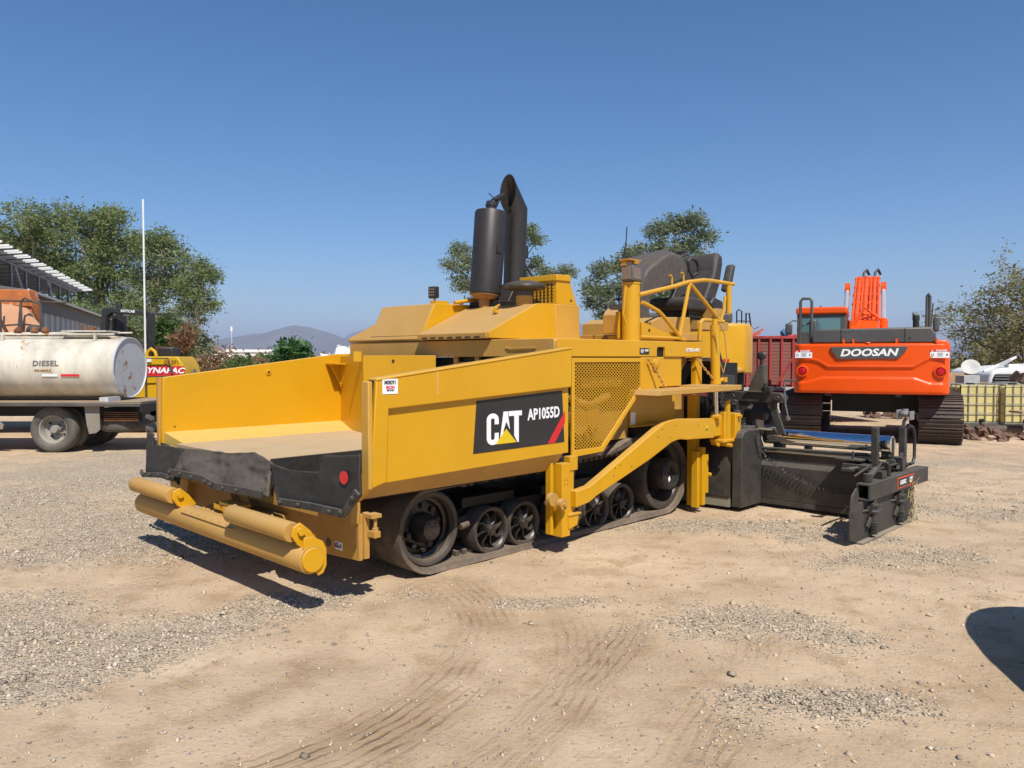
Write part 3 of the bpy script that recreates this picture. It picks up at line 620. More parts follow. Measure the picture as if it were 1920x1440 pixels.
# bogie wheels
def bogie(x, z, r, first=None):
    if first:
        c = copy_tree(first, PV); c.location = (x, -1.22, z); return c
    ax = (0, 1, 0)
    tyre = G().lathe([(r*.86, .004), (r*.97, 0), (r, .012), (r, .175), (r*.9, .18), (r*.84, .17), (r*.82, .04), (r*.86, .004)], (0, 0, 0), ax, 40, caps=False)
    w = B(tyre, 'road_wheel', WT); w.location = (x, -1.22, z)
    B(G().lathe([(r*.17, -.012), (r*.20, .0), (r*.24, .004), (r*.24, .05), (r*.3, .17)], (0, 0, 0), ax, 16), 'hub', WB, w)
    B(G().lathe([(r*.80, .02), (r*.86, .006), (r*.86, .03), (r*.8, .05)], (0, 0, 0), ax, 40, caps=False), 'rim', WB, w)
    B(G().lathe([(r*.85, .15), (r*.2, .14)], (0, 0, 0), ax, 30, caps=False), 'back_disc', DK, w)
    s0 = None
    for k in range(8):
        if s0 is None:
            g = G(); V = []
            for i in range(6):
                t = i/5; rr = r*(.20+.64*t); a = .35*t*t; wd = .042-.026*t; tw = .8-.65*t
                c = Vector((math.cos(a)*rr, .02+.012*t, math.sin(a)*rr)); side = Vector((-math.sin(a), 0, math.cos(a)))
                d = side*math.sin(tw)*wd + Vector((0, 1, 0))*math.cos(tw)*wd
                th = Vector((0, 1, 0)).cross(side)*0 + side*.007
                V += [c+d*.0-th, c+d*1.6-th, c+d*1.6+th, c-d*.0+th]
            F = [(i*4+j, i*4+(j+1) % 4, (i+1)*4+(j+1) % 4, (i+1)*4+j) for i in range(5) for j in range(4)]
            g.add(V, F); s0 = B(g, 'spoke', WB, w)
        else:
            c = copy_obj(s0, w); c.rotation_euler = (0, k*math.pi/4, 0)
    return w
bw = bogie(-2.44, .232, .195)
for x, z in ((-2.05, .228), (-1.47, .222), (-1.05, .215), (-.64, .213)): bogie(x, z, .195, bw)
# front idler
idl = B(G().lathe([(.235, .05), (.25, .008), (.275, 0), (.293, .012), (.293, .40), (.25, .41)], (-3.09, -1.215, .345), (0, 1, 0), 48, caps=False), 'idler_wheel', WT)
B(G().lathe([(.21, .10), (.235, .09), (.245, .02), (.26, .006), (.268, .012), (.268, .05)], (-3.09, -1.215, .345), (0, 1, 0), 48, caps=False), 'rim', WB, idl)
B(G().lathe([(.0, .115), (.10, .115), (.215, .13)], (-3.09, -1.215, .345), (0, 1, 0), 40, caps=False), 'disc', WB, idl)
B(G().lathe([(.0, -.03), (.068, -.03), (.082, -.02), (.088, .01), (.11, .04), (.12, .115)], (-3.09, -1.215, .345), (0, 1, 0), 32, caps=False), 'hub', WB, idl)
g = G(); h = G()
for k in range(10):
    a = k*2*math.pi/10+.2; p = Vector((-3.09+.165*math.cos(a), -1.11,   .345+.165*math.sin(a)))
    if k in (5, 6, 7): g.lathe([(.022, 0), (.022, .05), (.012, .056)], p, (0, -1, 0), 8)
    else: h.lathe([(.024, 0), (.024, .004)], p, (0, -1, 0), 14)
for k in range(6):
    a = k*math.pi/3; g.lathe([(.007, 0), (.007, .008)], Vector((-3.09+.055*math.cos(a), -1.245,   .345+.055*math.sin(a))), (0, -1, 0), 6)
B(g, 'wheel_nuts', WB, idl); B(h, 'lightening_holes', BLK, idl)
# rear drive wheel with its long hub
dw = B(G().lathe([(.275, .06), (.285, .01), (.30, 0), (.355, .0), (.363, .012), (.363, .40), (.33, .42)], (.08, -1.215, .415), (0, 1, 0), 56, caps=False), 'drive_wheel', WT)
B(G().lathe([(.19, .18), (.24, .15), (.265, .04), (.29, .004), (.29, .06)], (.08, -1.215, .415), (0, 1, 0), 48, caps=False), 'rim', WB, dw)
B(G().lathe([(.0, -.11), (.142, -.11), (.157, -.095), (.159, -.07), (.165, -.06), (.165, .2)], (.08, -1.215, .435), (0, 1, 0), 40, caps=False), 'final_drive', WB, dw)
B(G().lathe([(.0, -.111), (.125, -.111), (.13, -.114), (.135, -.111)], (.08, -1.215, .435), (0, 1, 0), 40, caps=False), 'cover_plate', BK, dw)
g = G(); c = Vector((.085, -1.330, .45)); d4 = [c+Vector(p) for p in ((0, 0, .07), (.05, 0, 0), (0, 0, -.07), (-.05, 0, 0))]
g.tube(d4, .003, 5, True); g.tube([c+Vector((-.025, 0, -.01)), c+Vector((0, 0, .03)), c+Vector((.025, 0, -.01)), c+Vector((-.015, 0, -.02))], .004, 5); B(g, 'cast_emblem', BK, dw)
B(G().prism([(.0, .40), (.03, .425), (.045, .385), (.015, .36)], -1.3305, -1.3290), 'sticker', WH, dw, smooth=0)
g = G()
for k in range(9):
    a = k*2*math.pi/9+.3; g.lathe([(.016, 0), (.016, .03), (.009, .035)], Vector((.08+.215*math.cos(a), -1.06, .415+.215*math.sin(a))), (0, -1, 0), 8)
B(g, 'wheel_nuts', WB, dw)
# undercarriage frame, colour darkened for its shade
B(G().prism([(-2.85, .30), (-2.6, .42), (-.5, .40), (-.35, .30), (-.35, .22), (-2.8, .22)], -1.02, -.86).box(-2.7, -2.1, -1.14, -.9, .44, .52).box(-1.7, -.9, -1.10, -.9, .42, .50)
  .cyl((-2.26, -1.15, .34), (-2.26, -.9, .34), .06).cyl((-1.05, -1.15, .34), (-1.05, -.9, .34), .06).bar((-2.83, -1.12, .33), (-2.65, -1.12, .36), .05, .05), 'track_frame', DK, bevel=.004)
B(G().cyl((-2.80, -1.23, .32), (-2.72, -1.23, .335), .028, n=8).cyl((-2.76, -1.2, .33), (-2.76, -1.1, .33), .02), 'tensioner', RB)
g = G()
for i in range(8): g.box(-2.62+i*.17, -2.54+i*.17, -1.25, -1.1, .64, .70)
B(g, 'frame_lugs', DK)
B(G().box(-3.3, .3, -.82, .82, .30, .62), 'chassis', DK)
B(G().prism([(-1.0, .74), (-.72, .80), (-.45, .835), (-.43, .86), (-.70, .875), (-.95, .80), (-1.12, .74)], -1.36, -.9), 'track_guard', RB, bevel=.006)
# --- tow point post (front) and its guides
tp = B(bx(-2.0, -1.895, -1.60, -1.48, .16, .775), 'tow_post', Y, bevel=.004)
B(bx(-1.90, -1.80, -1.56, -1.46, .19, .73), 'channel', Y, tp, bevel=.004)
B(bx(-2.06, -2.025, -1.53, -1.47, .18, .78).box(-1.86, -1.76, -1.57, -1.5, .70, .82), 'guide_bar', Y, tp, bevel=.004)
B(G().box(-1.93, -1.77, -1.62, -1.50, .33, .345).prism([(-1.93, .33), (-1.79, .33), (-1.81, .24), (-1.92, .22)], -1.61, -1.595), 'foot_bracket', Y, tp, bevel=.002)
B(G().lathe([(.055, 0), (.055, .04)], (-2.10, -1.60, .49), (0, 1, 0), 20).lathe([(.045, 0), (.045, .05)], (-2.04, -1.66, .45), (0, 1, 0), 20).lathe([(.02, 0), (.02, .02)], (-2.04, -1.68, .45), (0, 1, 0), 6), 'clamp_knob', YF, tp)
g = G()
for x in (-1.965, -1.93):
    for z in (.60, .635): g.lathe([(.005, 0), (.005, .002)], (x, -1.60, z), (0, -1, 0), 6)
B(g, 'bolt_holes', BLK, tp)
# --- tow arm
arm = [(-1.84, .53), (-1.65, .55), (-.82, .90), (-.60, .995), (-.51, 1.03), (-.40, 1.048), (-.26, 1.055), (.42, 1.02), (.42, .815), (-.12, .835), (-.21, .85), (-.30, .845), (-.39, .83), (-.50, .79), (-.75, .70), (-1.55, .46), (-1.66, .415), (-1.84, .39)]
ta = B(G().prism(arm, -1.62, -1.545), 'tow_arm', Y, bevel=.006)
B(bx(.245, .28, -1.6235, -1.6215, .875, .955), 'caution_label', YEL, ta, smooth=0)
B(bx(.249, .276, -1.6245, -1.6238, .90, .925), 'label_print', BLK, ta, smooth=0)
g = G()
for i, (x, z) in enumerate([(-1.3, .67), (-1.22, .69), (-1.32, .60), (-1.05, .66), (-.55, .97), (-.62, .90), (-.32, .99), (-.42, .88), (.1, .97)]): g.lathe([(.006, 0), (.006, .003)], (x, -1.62, z), (0, -1, 0), 8)
B(g, 'small_holes', BLK, ta)
# screed lift bracket at the arm's end
B(G().box(.42, .56, -1.62, -1.54, .83, 1.0).box(.56, .70, -1.66, -1.50, .72, 1.08).box(.72, .84, -1.70, -1.52, .70, 1.06).box(.50, .86, -1.69, -1.52, .76, .79), 'arm_bracket', Y, bevel=.005)
B(G().box(.60, .66, -1.67, -1.64, .72, 1.20).cyl((.60, -1.66, .73), (.60, -1.72, .73), .02).cyl((.78, -1.7, .73), (.78, -1.74, .73), .018).cyl((.78, -1.7, 1.03), (.78, -1.74, 1.03), .018).cyl((.48, -1.62, .74), (.48, -1.64, .74), .02), 'pin_set', Y)
# --- lift cylinder
lc = B(G().cyl((.44, -1.62, 1.40), (.41, -1.62, 2.0), .048, n=20).cyl((.44, -1.62, 1.38), (.44, -1.62, 1.41), .055, n=20).cyl((.41, -1.62, 2.0), (.41, -1.62, 2.06), .03, n=12), 'lift_cylinder', Y)
B(G().cyl((.455, -1.62, 1.06), (.44, -1.62, 1.38), .024, n=16), 'piston_rod', CHR, lc)
B(G().cyl((.455, -1.67, 1.03), (.455, -1.57, 1.03), .035, n=14).cyl((.50, -1.62, 1.41), (.60, -1.62, 1.43), .02, n=8).box(.58, .63, -1.65, -1.59, 1.40, 1.45), 'clevis', Y, lc)
B(G().tube([(.47, -1.64, 2.02), (.55, -1.66, 1.9), (.60, -1.66, 1.65), (.52, -1.66, 1.5), (.40, -1.66, 1.7), (.36, -1.66, 1.9), (.33, -1.64, 1.98)], .006, 6), 'cable', mat('yellow_cable', (.5, .33, .08), .6), lc)
B(G().tube([(.56, -1.58, 1.72), (.62, -1.58, 1.62), (.63, -1.58, 1.52), (.60, -1.60, 1.44)], .018, 8), 'hose', BK, lc)
# --- rear slide posts
B(G().box(.44, .53, -1.38, -1.28, .06, 1.26), 'slide_post', Y, bevel=.004)
B(G().box(.36, .41, -1.46, -1.385, .06, .66).box(.43, .49, -1.48, -1.385, .08, .70), 'slide_rail', Y, bevel=.004)
B(G().box(.505, .57, -1.47, -1.40, .20, .62).cyl((.57, -1.43, .57), (.61, -1.43, .57), .02).cyl((.57, -1.43, .40), (.67, -1.43, .38), .024).cyl((.57, -1.43, .24), (.60, -1.43, .24), .02), 'slide_block', Y, bevel=.004)
# --- body
B(G().prism([(-1.97, 1.665), (-1.97, 1.80), (-1.955, 1.82), (.40, 1.82), (.40, 1.665), (-.33, 1.665), (-.33, 1.745), (-.345, 1.76), (-.455, 1.76), (-.47, 1.745), (-.47, 1.665)], -1.50, -1.47), 'side_beam', Y, bevel=.006)
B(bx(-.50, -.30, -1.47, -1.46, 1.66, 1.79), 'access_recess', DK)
B(G().box(-1.90, .38, -1.46, 1.48, 1.70, 1.815), 'deck', Y, bevel=.01)
fpan = B(G().prism([(-1.50, 1.665), (-1.50, 1.80), (-1.485, 1.82), (1.50, 1.82), (1.52, 1.80), (1.52, 1.665)], -1.985, -1.95, 'x'), 'front_panel', YD, bevel=.006)
B(G().tube([(-1.99, -.93, 1.745), (-1.995, -.98, 1.735), (-1.995, -1.3, 1.742)], .006, 5), 'wire_hook', YD, fpan)
for i in range(4): B(bx(-1.93, -1.90, -.16-.30*i-.06, -.16-.30*i, 1.45, 1.665), 'front_post', YD, bevel=.003)
B(bx(-1.88, -1.80, -1.46, 1.0, .9, 1.66), 'opening_shade_box', DK)  # black box standing in for the shade inside the front openings
B(bx(-1.915, -1.90, -.85, -.18, 1.60, 1.615), 'cross_strip', YD)
B(G().box(.0, .40, -1.45, -1.40, .0, .01) if False else G().box(-1.75, -.05, -1.25, 1.3, .95, 1.66), 'engine_bay', DK)
# engine bits seen through the guard
g = G(); g.cyl((-1.45, -1.34, 1.08), (-1.45, -1.26, 1.08), .12).cyl((-1.25, -1.34, 1.10), (-1.25, -1.26, 1.10), .10).box(-1.4, -.85, -1.32, -1.26, 1.38, 1.47).tube([(-1.6, -1.3, 1.3), (-1.3, -1.33, 1.22), (-1.0, -1.3, 1.30)], .035, 10)
for i in range(4): g.cyl((-1.25+i*.13, -1.34, 1.42), (-1.25+i*.13, -1.28, 1.42), .035)
B(g, 'engine', YF)
g = G()
for i in range(5): g.tube([(-1.7+i*.12, -1.27, 1.25), (-1.62+i*.14, -1.29, 1.15), (-1.66+i*.1, -1.28, 1.05), (-1.6+i*.12, -1.27, .9)], .016, 6)
B(g, 'pipes', STL)
# --- side guard with diamond mesh
poly = [(-1.77, 1.655), (-.715, 1.655), (-.715, 1.375), (-1.335, .815), (-1.77, .80)]
inn = [(-1.735, 1.615), (-.765, 1.615), (-.765, 1.385), (-1.36, .86), (-1.735, .855)]
g = G()
for i in range(5):
    a, b = poly[i], poly[(i+1) % 5]; c, d = inn[(i+1) % 5], inn[i]
    g.prism([a, b, c, d], -1.515, -1.495)
gd = B(g, 'side_guard', Y, bevel=.003)
B(G().box(-.715, -.43, -1.50, -1.47, 1.355, 1.66).box(-.74, -.70, -1.505, -1.49, 1.64, 1.66), 'guard_extension', Y, bevel=.004)
def clip(p, q, poly):
    t0, t1 = 0, 1; d = (q[0]-p[0], q[1]-p[1]); n = len(poly)
    for i in range(n):
        a, b = poly[i], poly[(i+1) % n]; nx, nz = (b[1]-a[1]), -(b[0]-a[0])   # outward for clockwise outlines
        den = nx*d[0]+nz*d[1]; num = nx*(p[0]-a[0])+nz*(p[1]-a[1])
        num = -num; den = -den
        if abs(den) < 1e-9:
            if num > 0: return None
            continue
        t = -(-num)/den if False else num/(-den)*-1
        if den > 0: t0 = max(t0, t)
        else: t1 = min(t1, t)
    return (t0, t1) if t1 > t0 else None
def mesh_screen(poly, y, pitch, slope, w, th, m, name, par):
    """expanded metal: two families of thin slanted bars clipped to the outline"""
    g = G(); cx = sum(p[0] for p in poly)/len(poly); cz = sum(p[1] for p in poly)/len(poly)
    for s in (1, -1):
        k = -60
        for k in range(-70, 70):
            x0 = cx + k*pitch; p = Vector((x0-2, cz-2*slope*s)); q = Vector((x0+2, cz+2*slope*s)); t0, t1 = 0.0, 1.0; ok = True; d = q-p
            for i in range(len(poly)):
                a = Vector(poly[i]); b = Vector(poly[(i+1) % len(poly)]); e = b-a; nn = Vector((-e.y, e.x))
                if nn.dot(Vector((cx, cz))-a) < 0: nn = -nn
                f0 = nn.dot(p-a); f1 = nn.dot(q-a)
                if f0 < 0 and f1 < 0: ok = False; break
                if f0 < 0: t0 = max(t0, f0/(f0-f1))
                elif f1 < 0: t1 = min(t1, f0/(f0-f1))
            if not ok or t1-t0 < 1e-3: continue
            A = p+d*t0; Bq = p+d*t1; g.bar((A.x, y+.0015*s, A.y), (Bq.x, y+.0015*s, Bq.y), th, w, up=(0, 0, 1))
    return B(g, name, m, par, smooth=0)
mesh_screen(inn, -1.505, .044, .72, .0062, .003, Y, 'mesh_screen', gd)
mesh_screen([(-1.78, .80), (-1.40, .815), (-1.42, .765), (-1.78, .74)], -1.40, .03, .72, .006, .004, BK, 'lower_screen', gd)
mesh_screen([(-1.79, .60), (-1.45, .72), (-1.5, .48), (-1.79, .40)], -1.30, .03, .72, .007, .004, STL, 'inner_screen', gd)
text('EXTEND-A-MAT', .052, WH, PV, (.18, -1.5035, 1.735), (1, 0, 0), (0, 0, 1), offset=.02, sx=.72, depth=.0008)
eb = B(bx(-.765, -.61, -1.503, -1.5015, 1.688, 1.748), 'engine_badge', DEC, smooth=0)
text('C', .042, WH, eb, (-.735, -1.5042, 1.718), (1, 0, 0), (0, 0, 1), offset=.04, depth=.0006); text('AT', .036, WH, eb, (-.712, -1.5042, 1.718), (1, 0, 0), (0, 0, 1), offset=.04, sx=.6, depth=.0006)
text('ACERT', .026, WH, eb, (-.652, -1.5042, 1.725), (1, 0, 0), (0, 0, 1), offset=.04, sx=.8, depth=.0006); text('C6.6', .016, WH, eb, (-.652, -1.5042, 1.702), (1, 0, 0), (0, 0, 1), offset=.03, depth=.0006) if False else None
# --- rear body under the beam
B(bx(-.43, .0, -1.48, -1.44, 1.37, 1.664), 'rear_side_panel', Y, bevel=.004)
B(G().lathe([(.045, 0), (.045, .03), (.02, .04)], (-.52, -1.505, 1.60), (0, -1, 0), 16), 'latch_knob', Y)
def chain(p0, p1, sag, n, name='chain', r=.006, m=None):
    g = G(); p0 = Vector(p0); p1 = Vector(p1)
    for i in range(n):
        t = (i+.5)/n; c = p0.lerp(p1, t)+Vector((0, 0, -sag*4*t*(1-t))); d = (p0.lerp(p1, min(1, t+.02))+Vector((0, 0, -sag*4*(t+.02)*(1-t-.02)))-c).normalized()
        s = d.orthogonal().normalized(); s = s if i % 2 else d.cross(s)
        L = (p1-p0).length/n*.78
        g.tube([c+d*(L*math.cos(a))*.9+s*(L*.45*math.sin(a)) for a in [j*math.pi/3 for j in range(6)]], r, 4, True)
    return B(g, name, m or YF)
chain((-.66, -1.53, 1.64), (-.45, -1.60, 1.33), -.02, 14); chain((.24, -1.52, 1.64), (.46, -1.66, 1.36), .01, 14)
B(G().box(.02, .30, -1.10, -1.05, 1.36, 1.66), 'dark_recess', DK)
B(G().bar((.02, -1.3, 1.37), (.32, -1.3, 1.66), .06, .09), 'brace', YF)
g = G()
for i in range(5): g.tube([(.02+i*.03, -1.2, 1.62), (.06+i*.03, -1.25, 1.5), (.03+i*.035, -1.22, 1.38)], .013, 6)
B(g, 'hydraulic_hose', BK)
g = G(); g.tube([(.05, -1.24, 1.62), (.08, -1.28, 1.45), (.05, -1.26, 1.38)], .02, 8); B(g, 'wrapped_hose', mat('beige_wrap', (.45, .38, .28), .9))
B(G().box(.28, .40, -1.48, -1.42, 1.36, 1.664), 'rear_post', Y, bevel=.004)
sp = B(G().prism([(-.86, 1.305), (-.83, 1.355), (.02, 1.36), (.02, 1.375), (.32, 1.38), (.32, 1.365), (.70, 1.37), (.70, 1.315)], -1.78, -1.44), 'side_step', YD, bevel=.005)
B(G().box(-.66, .13, -1.32, -1.28, .985, 1.30).box(-.66, .13, -1.35, -1.28, .975, .99), 'tank_panel', YD if False else Y, bevel=.004)
B(G().box(.14, .42, -1.25, -1.21, .98, 1.30), 'rear_inner_panel', YF)
B(G().box(-.655, -.575, -1.3235, -1.3215, 1.0, 1.12), 'instruction_label', WH, smooth=0)
B(G().box(.15, .27, -1.253, -1.251, 1.03, 1.13), 'warning_label', mat('faded_amber', (.5, .3, .05), .6), smooth=0)
B(G().box(-1.16, -.67, -1.30, -1.24, .87, 1.14), 'lower_bracket', YF, bevel=.004)
B(G().box(-.7, .4, -1.24, 1.2, .80, 1.68), 'rear_body', DK)
# --- hood
lid = B(G().prism([(-1.99, 1.825), (-2.0, 1.845), (-1.985, 1.875), (-.5, 1.875), (-.5, 1.825)], .2, 1.53), 'hood_lid', YD, bevel=.004)
B(G().prism([(-1.985, 1.875), (-1.82, 2.205), (-.95, 2.215), (-.95, 1.875)], .27, 1.14, 'y'), 'hood_box', YD, lid, bevel=.01)
B(G().prism([(-1.986, 1.876), (-1.824, 2.203), (-1.32, 2.21), (-1.32, 1.876)], .245, .27, 'y'), 'hood_box_side', Y, lid, bevel=.004)
B(G().add([(-1.98, 1.14, 1.875), (-1.98, 1.52, 1.875), (-1.6, 1.52, 1.875), (-1.0, 1.52, 1.875), (-1.89, 1.14, 2.03), (-1.0, 1.14, 2.03), (-1.0, 1.14, 1.875)],
   [(0, 1, 4), (1, 3, 5, 4), (0, 4, 5, 6), (3, 6, 5), (0, 6, 3, 1)]), 'hood_flank', YD, lid)
slp = B(G().prism([(-2.05, 1.83), (-2.055, 1.885), (-1.42, 2.165), (-1.38, 2.175), (-1.05, 2.185), (-1.05, 1.83)], -.74, .24), 'sloping_hood', YD, bevel=.006)
B(G().prism([(-2.03, 1.835), (-2.03, 1.888), (-1.41, 2.165), (-1.38, 2.177), (-1.13, 2.185), (-1.13, 1.83)], -.755, -.742), 'side_sheet', Y, slp, bevel=.003)
g = G()
for i in range(7): g.box(-2.062, -2.054, .16-i*.125-.07, .16-i*.125, 1.838, 1.852)
B(g, 'hinge_slots', BLK, slp)
B(G().tube([(-1.60, -.40, 2.13), (-1.56, -.36, 2.15), (-1.46, -.32, 2.18)], .012, 6).box(-1.64, -1.60, -.44, -.40, 2.09, 2.12), 'latch', Y, slp)
B(G().prism([(-1.13, 1.82), (-1.13, 2.185), (-.765, 2.185), (-.75, 1.82)], -.76, .9), 'engine_cover', YM, bevel=.006)
rb = B(G().prism([(-1.10, 2.185), (-1.10, 2.40), (-1.09, 2.47), (-.91, 2.485), (-.89, 2.40), (-.785, 2.185)], -.75, -.28), 'radiator_box', Y, bevel=.006)
B(G().box(-1.12, -.90, -.765, -.26, 2.415, 2.475), 'cap_flange', Y, rb, bevel=.005)
g = G()
for j in range(6):
    for i in range(8): g.bar((-1.103, -.70+i*.05, 2.21+j*.032), (-1.103, -.675+i*.05, 2.228+j*.032), .004, .013)
B(g, 'vent_slot', BLK, rb, smooth=0)
B(G().box(-.90, -.87, -.755, -.75, 2.22, 2.24), 'latch', STL, rb)
pc = B(G().lathe([(.082, 0), (.082, .15), (.085, .155)], (-1.35, -.55, 2.14), (0, 0, 1), 28), 'air_intake_stem', YF)
B(G().lathe([(.086, .12), (.088, .16), (.098, .165), (.20, .185), (.213, .205), (.208, .225), (.16, .245), (.10, .262), (.03, .268), (.0, .268)], (-1.35, -.55, 2.14), (0, 0, 1), 40, caps=False), 'precleaner_cap', CAPM, pc)
# muffler and pipes, leaning slightly rearwards as they do on the machine
a = Vector((-1.355, .0, 2.30)); b = Vector((-1.285, -.01, 3.13)); ax = (b-a).normalized()
mu = B(G().lathe([(.02, -.03), (.15, .0), (.163, .015), (.166, .84), (.155, .862), (.06, .878), (.06, .88)], a, ax, 40), 'muffler', BKM)
B(G().lathe([(.02, -.05), (.10, -.045), (.155, -.002), (.15, .003)], a, ax, 32).lathe([(.05, -.16), (.065, -.05)], a, ax, 20), 'rusty_base', mat('rusty_yellow', (.45, .20, .05), .8, vary=.3, dust=(.3, .2)), mu)
B(G().lathe([(.055, .87), (.055, .915), (.062, .917), (.062, .935), (.055, .937), (.055, .965)], a, ax, 20), 'outlet', BKM, mu)
t_ = a+ax*.965
B(G().add([t_+Vector(p) for p in ((.03, -.04, .02), (.03, .06, .02), (.16, .06, .10), (.16, -.04, .10), (.03, -.04, .03), (.03, .06, .03), (.16, .06, .112), (.16, -.04, .112))], [(0, 1, 2, 3), (7, 6, 5, 4), (0, 4, 5, 1), (1, 5, 6, 2), (2, 6, 7, 3), (3, 7, 4, 0)])
  .bar(t_+Vector((.05, 0, -.03)), t_+Vector((.10, 0, .06)), .05, .03).bar(t_+Vector((.05, .01, .04)), t_+Vector((-.06, -.02, .075)), .008, .006), 'rain_flap', BKM, mu)
B(G().prism([(-1.36, 2.72), (-1.30, 2.72), (-1.29, 2.82), (-1.35, 2.82)], -.18, -.158), 'bracket_plate', BKM, mu)
# tall pipe with mitred elbow
n = 36; c0 = Vector((-.93, .0, 2.43)); c1 = Vector((-.895, .0, 3.22)); V = []; r = .118; din = Vector((-.52, .06, .83)).normalized()
ring0 = [c0+Vector((r*math.cos(k*2*math.pi/n), r*math.sin(k*2*math.pi/n), 0)) for k in range(n)]
ring1 = [Vector((c1.x+r*math.cos(k*2*math.pi/n), c1.y+r*math.sin(k*2*math.pi/n), c1.z+.40*r*math.cos(k*2*math.pi/n)*.9)) for k in range(n)]
mc = c1+din*.22; mn = Vector((-.97, -.02, .12)).normalized()
ring2 = [p+din*((mc-p).dot(mn)/din.dot(mn)) for p in ring1]
def shrink(ring, k): c = sum(ring, Vector())/len(ring); return [c+(p-c)*k for p in ring]
rings = [ring0, ring1, ring2, shrink(ring2, .94), shrink([p-din*.16 for p in ring2], .90), shrink(ring1, .90), shrink(ring0, .85)]
V = [v for q in rings for v in q]; F = [(i*n+j, i*n+(j+1) % n, (i+1)*n+(j+1) % n, (i+1)*n+j) for i in range(6) for j in range(n)]
st = B(G().add(V, F), 'intake_stack', BKM, smooth=30)
B(G().lathe([(.125, 0), (.13, .006), (.125, .012)], (-1.0, 0, 3.325-.055), (.0, 0, 1), 36, caps=False), 'weld_seam', BKM, st) if False else None
B(G().lathe([(.16, -.2), (.10, .0), (.115, .02), (.145, .03), (.147, .05), (.115, .06), (.115, .12)], (-.93, 0, 2.38), (0, 0, 1), 32), 'stack_flange', BKM, st)
B(G().prism([(-1.22, 2.19), (-1.08, 2.42), (-.88, 2.42), (-.76, 2.19)], -.17, .10), 'stack_stand', BKM, st, bevel=.01)
B(G().box(-.86, -.77, -.06, .10, 2.72, 2.86).bar((-.88, 0, 2.8), (-.84, 0, 2.8), .03, .03), 'junction_box', BK, st, bevel=.005)
B(G().tube([(-.82, -.02, 2.72), (-.78, -.06, 2.6), (-.72, -.1, 2.5), (-.72, -.12, 2.4)], .012, 6).bar((-.87, -.10, 2.40), (-.87, -.10, 2.60), .03, .03), 'loom', BK, st)
B(bx(-1.30, -1.12, -.03, .03, 2.76, 2.80), 'stack_strap', BKM, st)
wl = B(G().box(-1.81, -1.75, .26, .37, 2.26, 2.38), 'work_light', BK, bevel=.01, label='small square lamp on the hood')
g = G()
for i in range(3):
    for j in range(3): g.lathe([(.012, 0), (.010, .004)], (-1.812, .285+i*.03, 2.29+j*.03), (-1, 0, 0), 8)
B(g, 'lens', GLS, wl)
B(G().cyl((-1.77, .31, 2.19), (-1.77, .31, 2.27), .012).box(-1.80, -1.62, .26, .35, 2.205, 2.235), 'bracket', Y, wl)
B(G().cyl((-1.60, .2, 2.22), (-1.28, .2, 2.27), .02).box(-1.30, -1.2, .15, .3, 2.19, 2.22), 'lift_strut', Y)
B(G().box(-1.35, -1.1, -.2, .25, 2.18, 2.24).cyl((-1.2, .12, 2.2), (-1.2, .12, 2.32), .06), 'engine_top', DK, bevel=.01)
# --- operator deck
od = B(G().box(-.60, -.3, -1.28, -1.0, 1.835, 1.88).box(-.3, .75, -1.28, -.2, 1.835, 1.90).prism([(-.66, 1.9), (-.66, 2.08), (-.62, 2.13), (-.50, 2.2), (-.50, 1.9)], -1.16, -.98), 'operator_deck', YF, bevel=.006)
B(G().box(-.67, -.52, -1.185, -1.165, 1.84, 2.11), 'deck_front_box', Y, od, bevel=.004)
B(G().prism([(-.49, 1.83), (-.49, 2.01), (-.45, 2.01), (-.10, 1.92), (.10, 1.92), (.10, 1.83)], -1.33, -1.30), 'gusset_plate', Y, od, bevel=.003)
B(G().lathe([(.015, 0), (.015, .004)], (-.36, -1.33, 1.93), (0, -1, 0), 10), 'hole', BLK, od)
B(G().box(.10, .62, -1.34, -1.28, 1.84, 1.915), 'deck_edge', YD, od, bevel=.004)
B(G().prism([(-.15, 1.90), (-.15, 2.03), (.0, 2.08), (.58, 2.10), (.60, 1.90)], -1.22, -.30), 'seat_platform', YD, od, bevel=.006)
cl = B(G().cyl((-.60, -1.28, 1.825), (-.60, -1.28, 2.385), .088, n=28).cyl((-.60, -1.28, 2.375), (-.60, -1.28, 2.392), .094, n=28), 'lamp_column', Y)
hl = B(G().prism([(-.71, 2.40), (-.705, 2.535), (-.69, 2.55), (-.52, 2.56), (-.50, 2.54), (-.50, 2.43), (-.53, 2.40)], -1.37, -1.24), 'work_light', mat('lamp_grey', (.10, .10, .10), .5), bevel=.012, label='rounded square lamp on the yellow column')
B(G().box(-.722, -.709, -1.355, -1.255, 2.415, 2.535).box(-.69, -.57, -1.3735, -1.371, 2.42, 2.53), 'lens', GLS, hl, bevel=.004)
B(G().box(-.72, -.52, -1.34, -1.22, 2.60, 2.615).box(-.71, -.69, -1.3, -1.24, 2.55, 2.61).box(-.62, -.55, -1.34, -1.3, 2.57, 2.60), 'rusty_bracket', AMB)
B(G().tube([(-.69, -1.27, 2.61), (-.68, -1.27, 2.70), (-.66, -1.27, 2.93)], .006, 6).cyl((-.69, -1.27, 2.61), (-.685, -1.27, 2.70), .012), 'antenna', BK)
B(G().tube([(-.72, -1.31, 1.98), (-.77, -1.31, 2.08), (-.73, -1.31, 2.35)], .012, 6), 'conduit', Y)
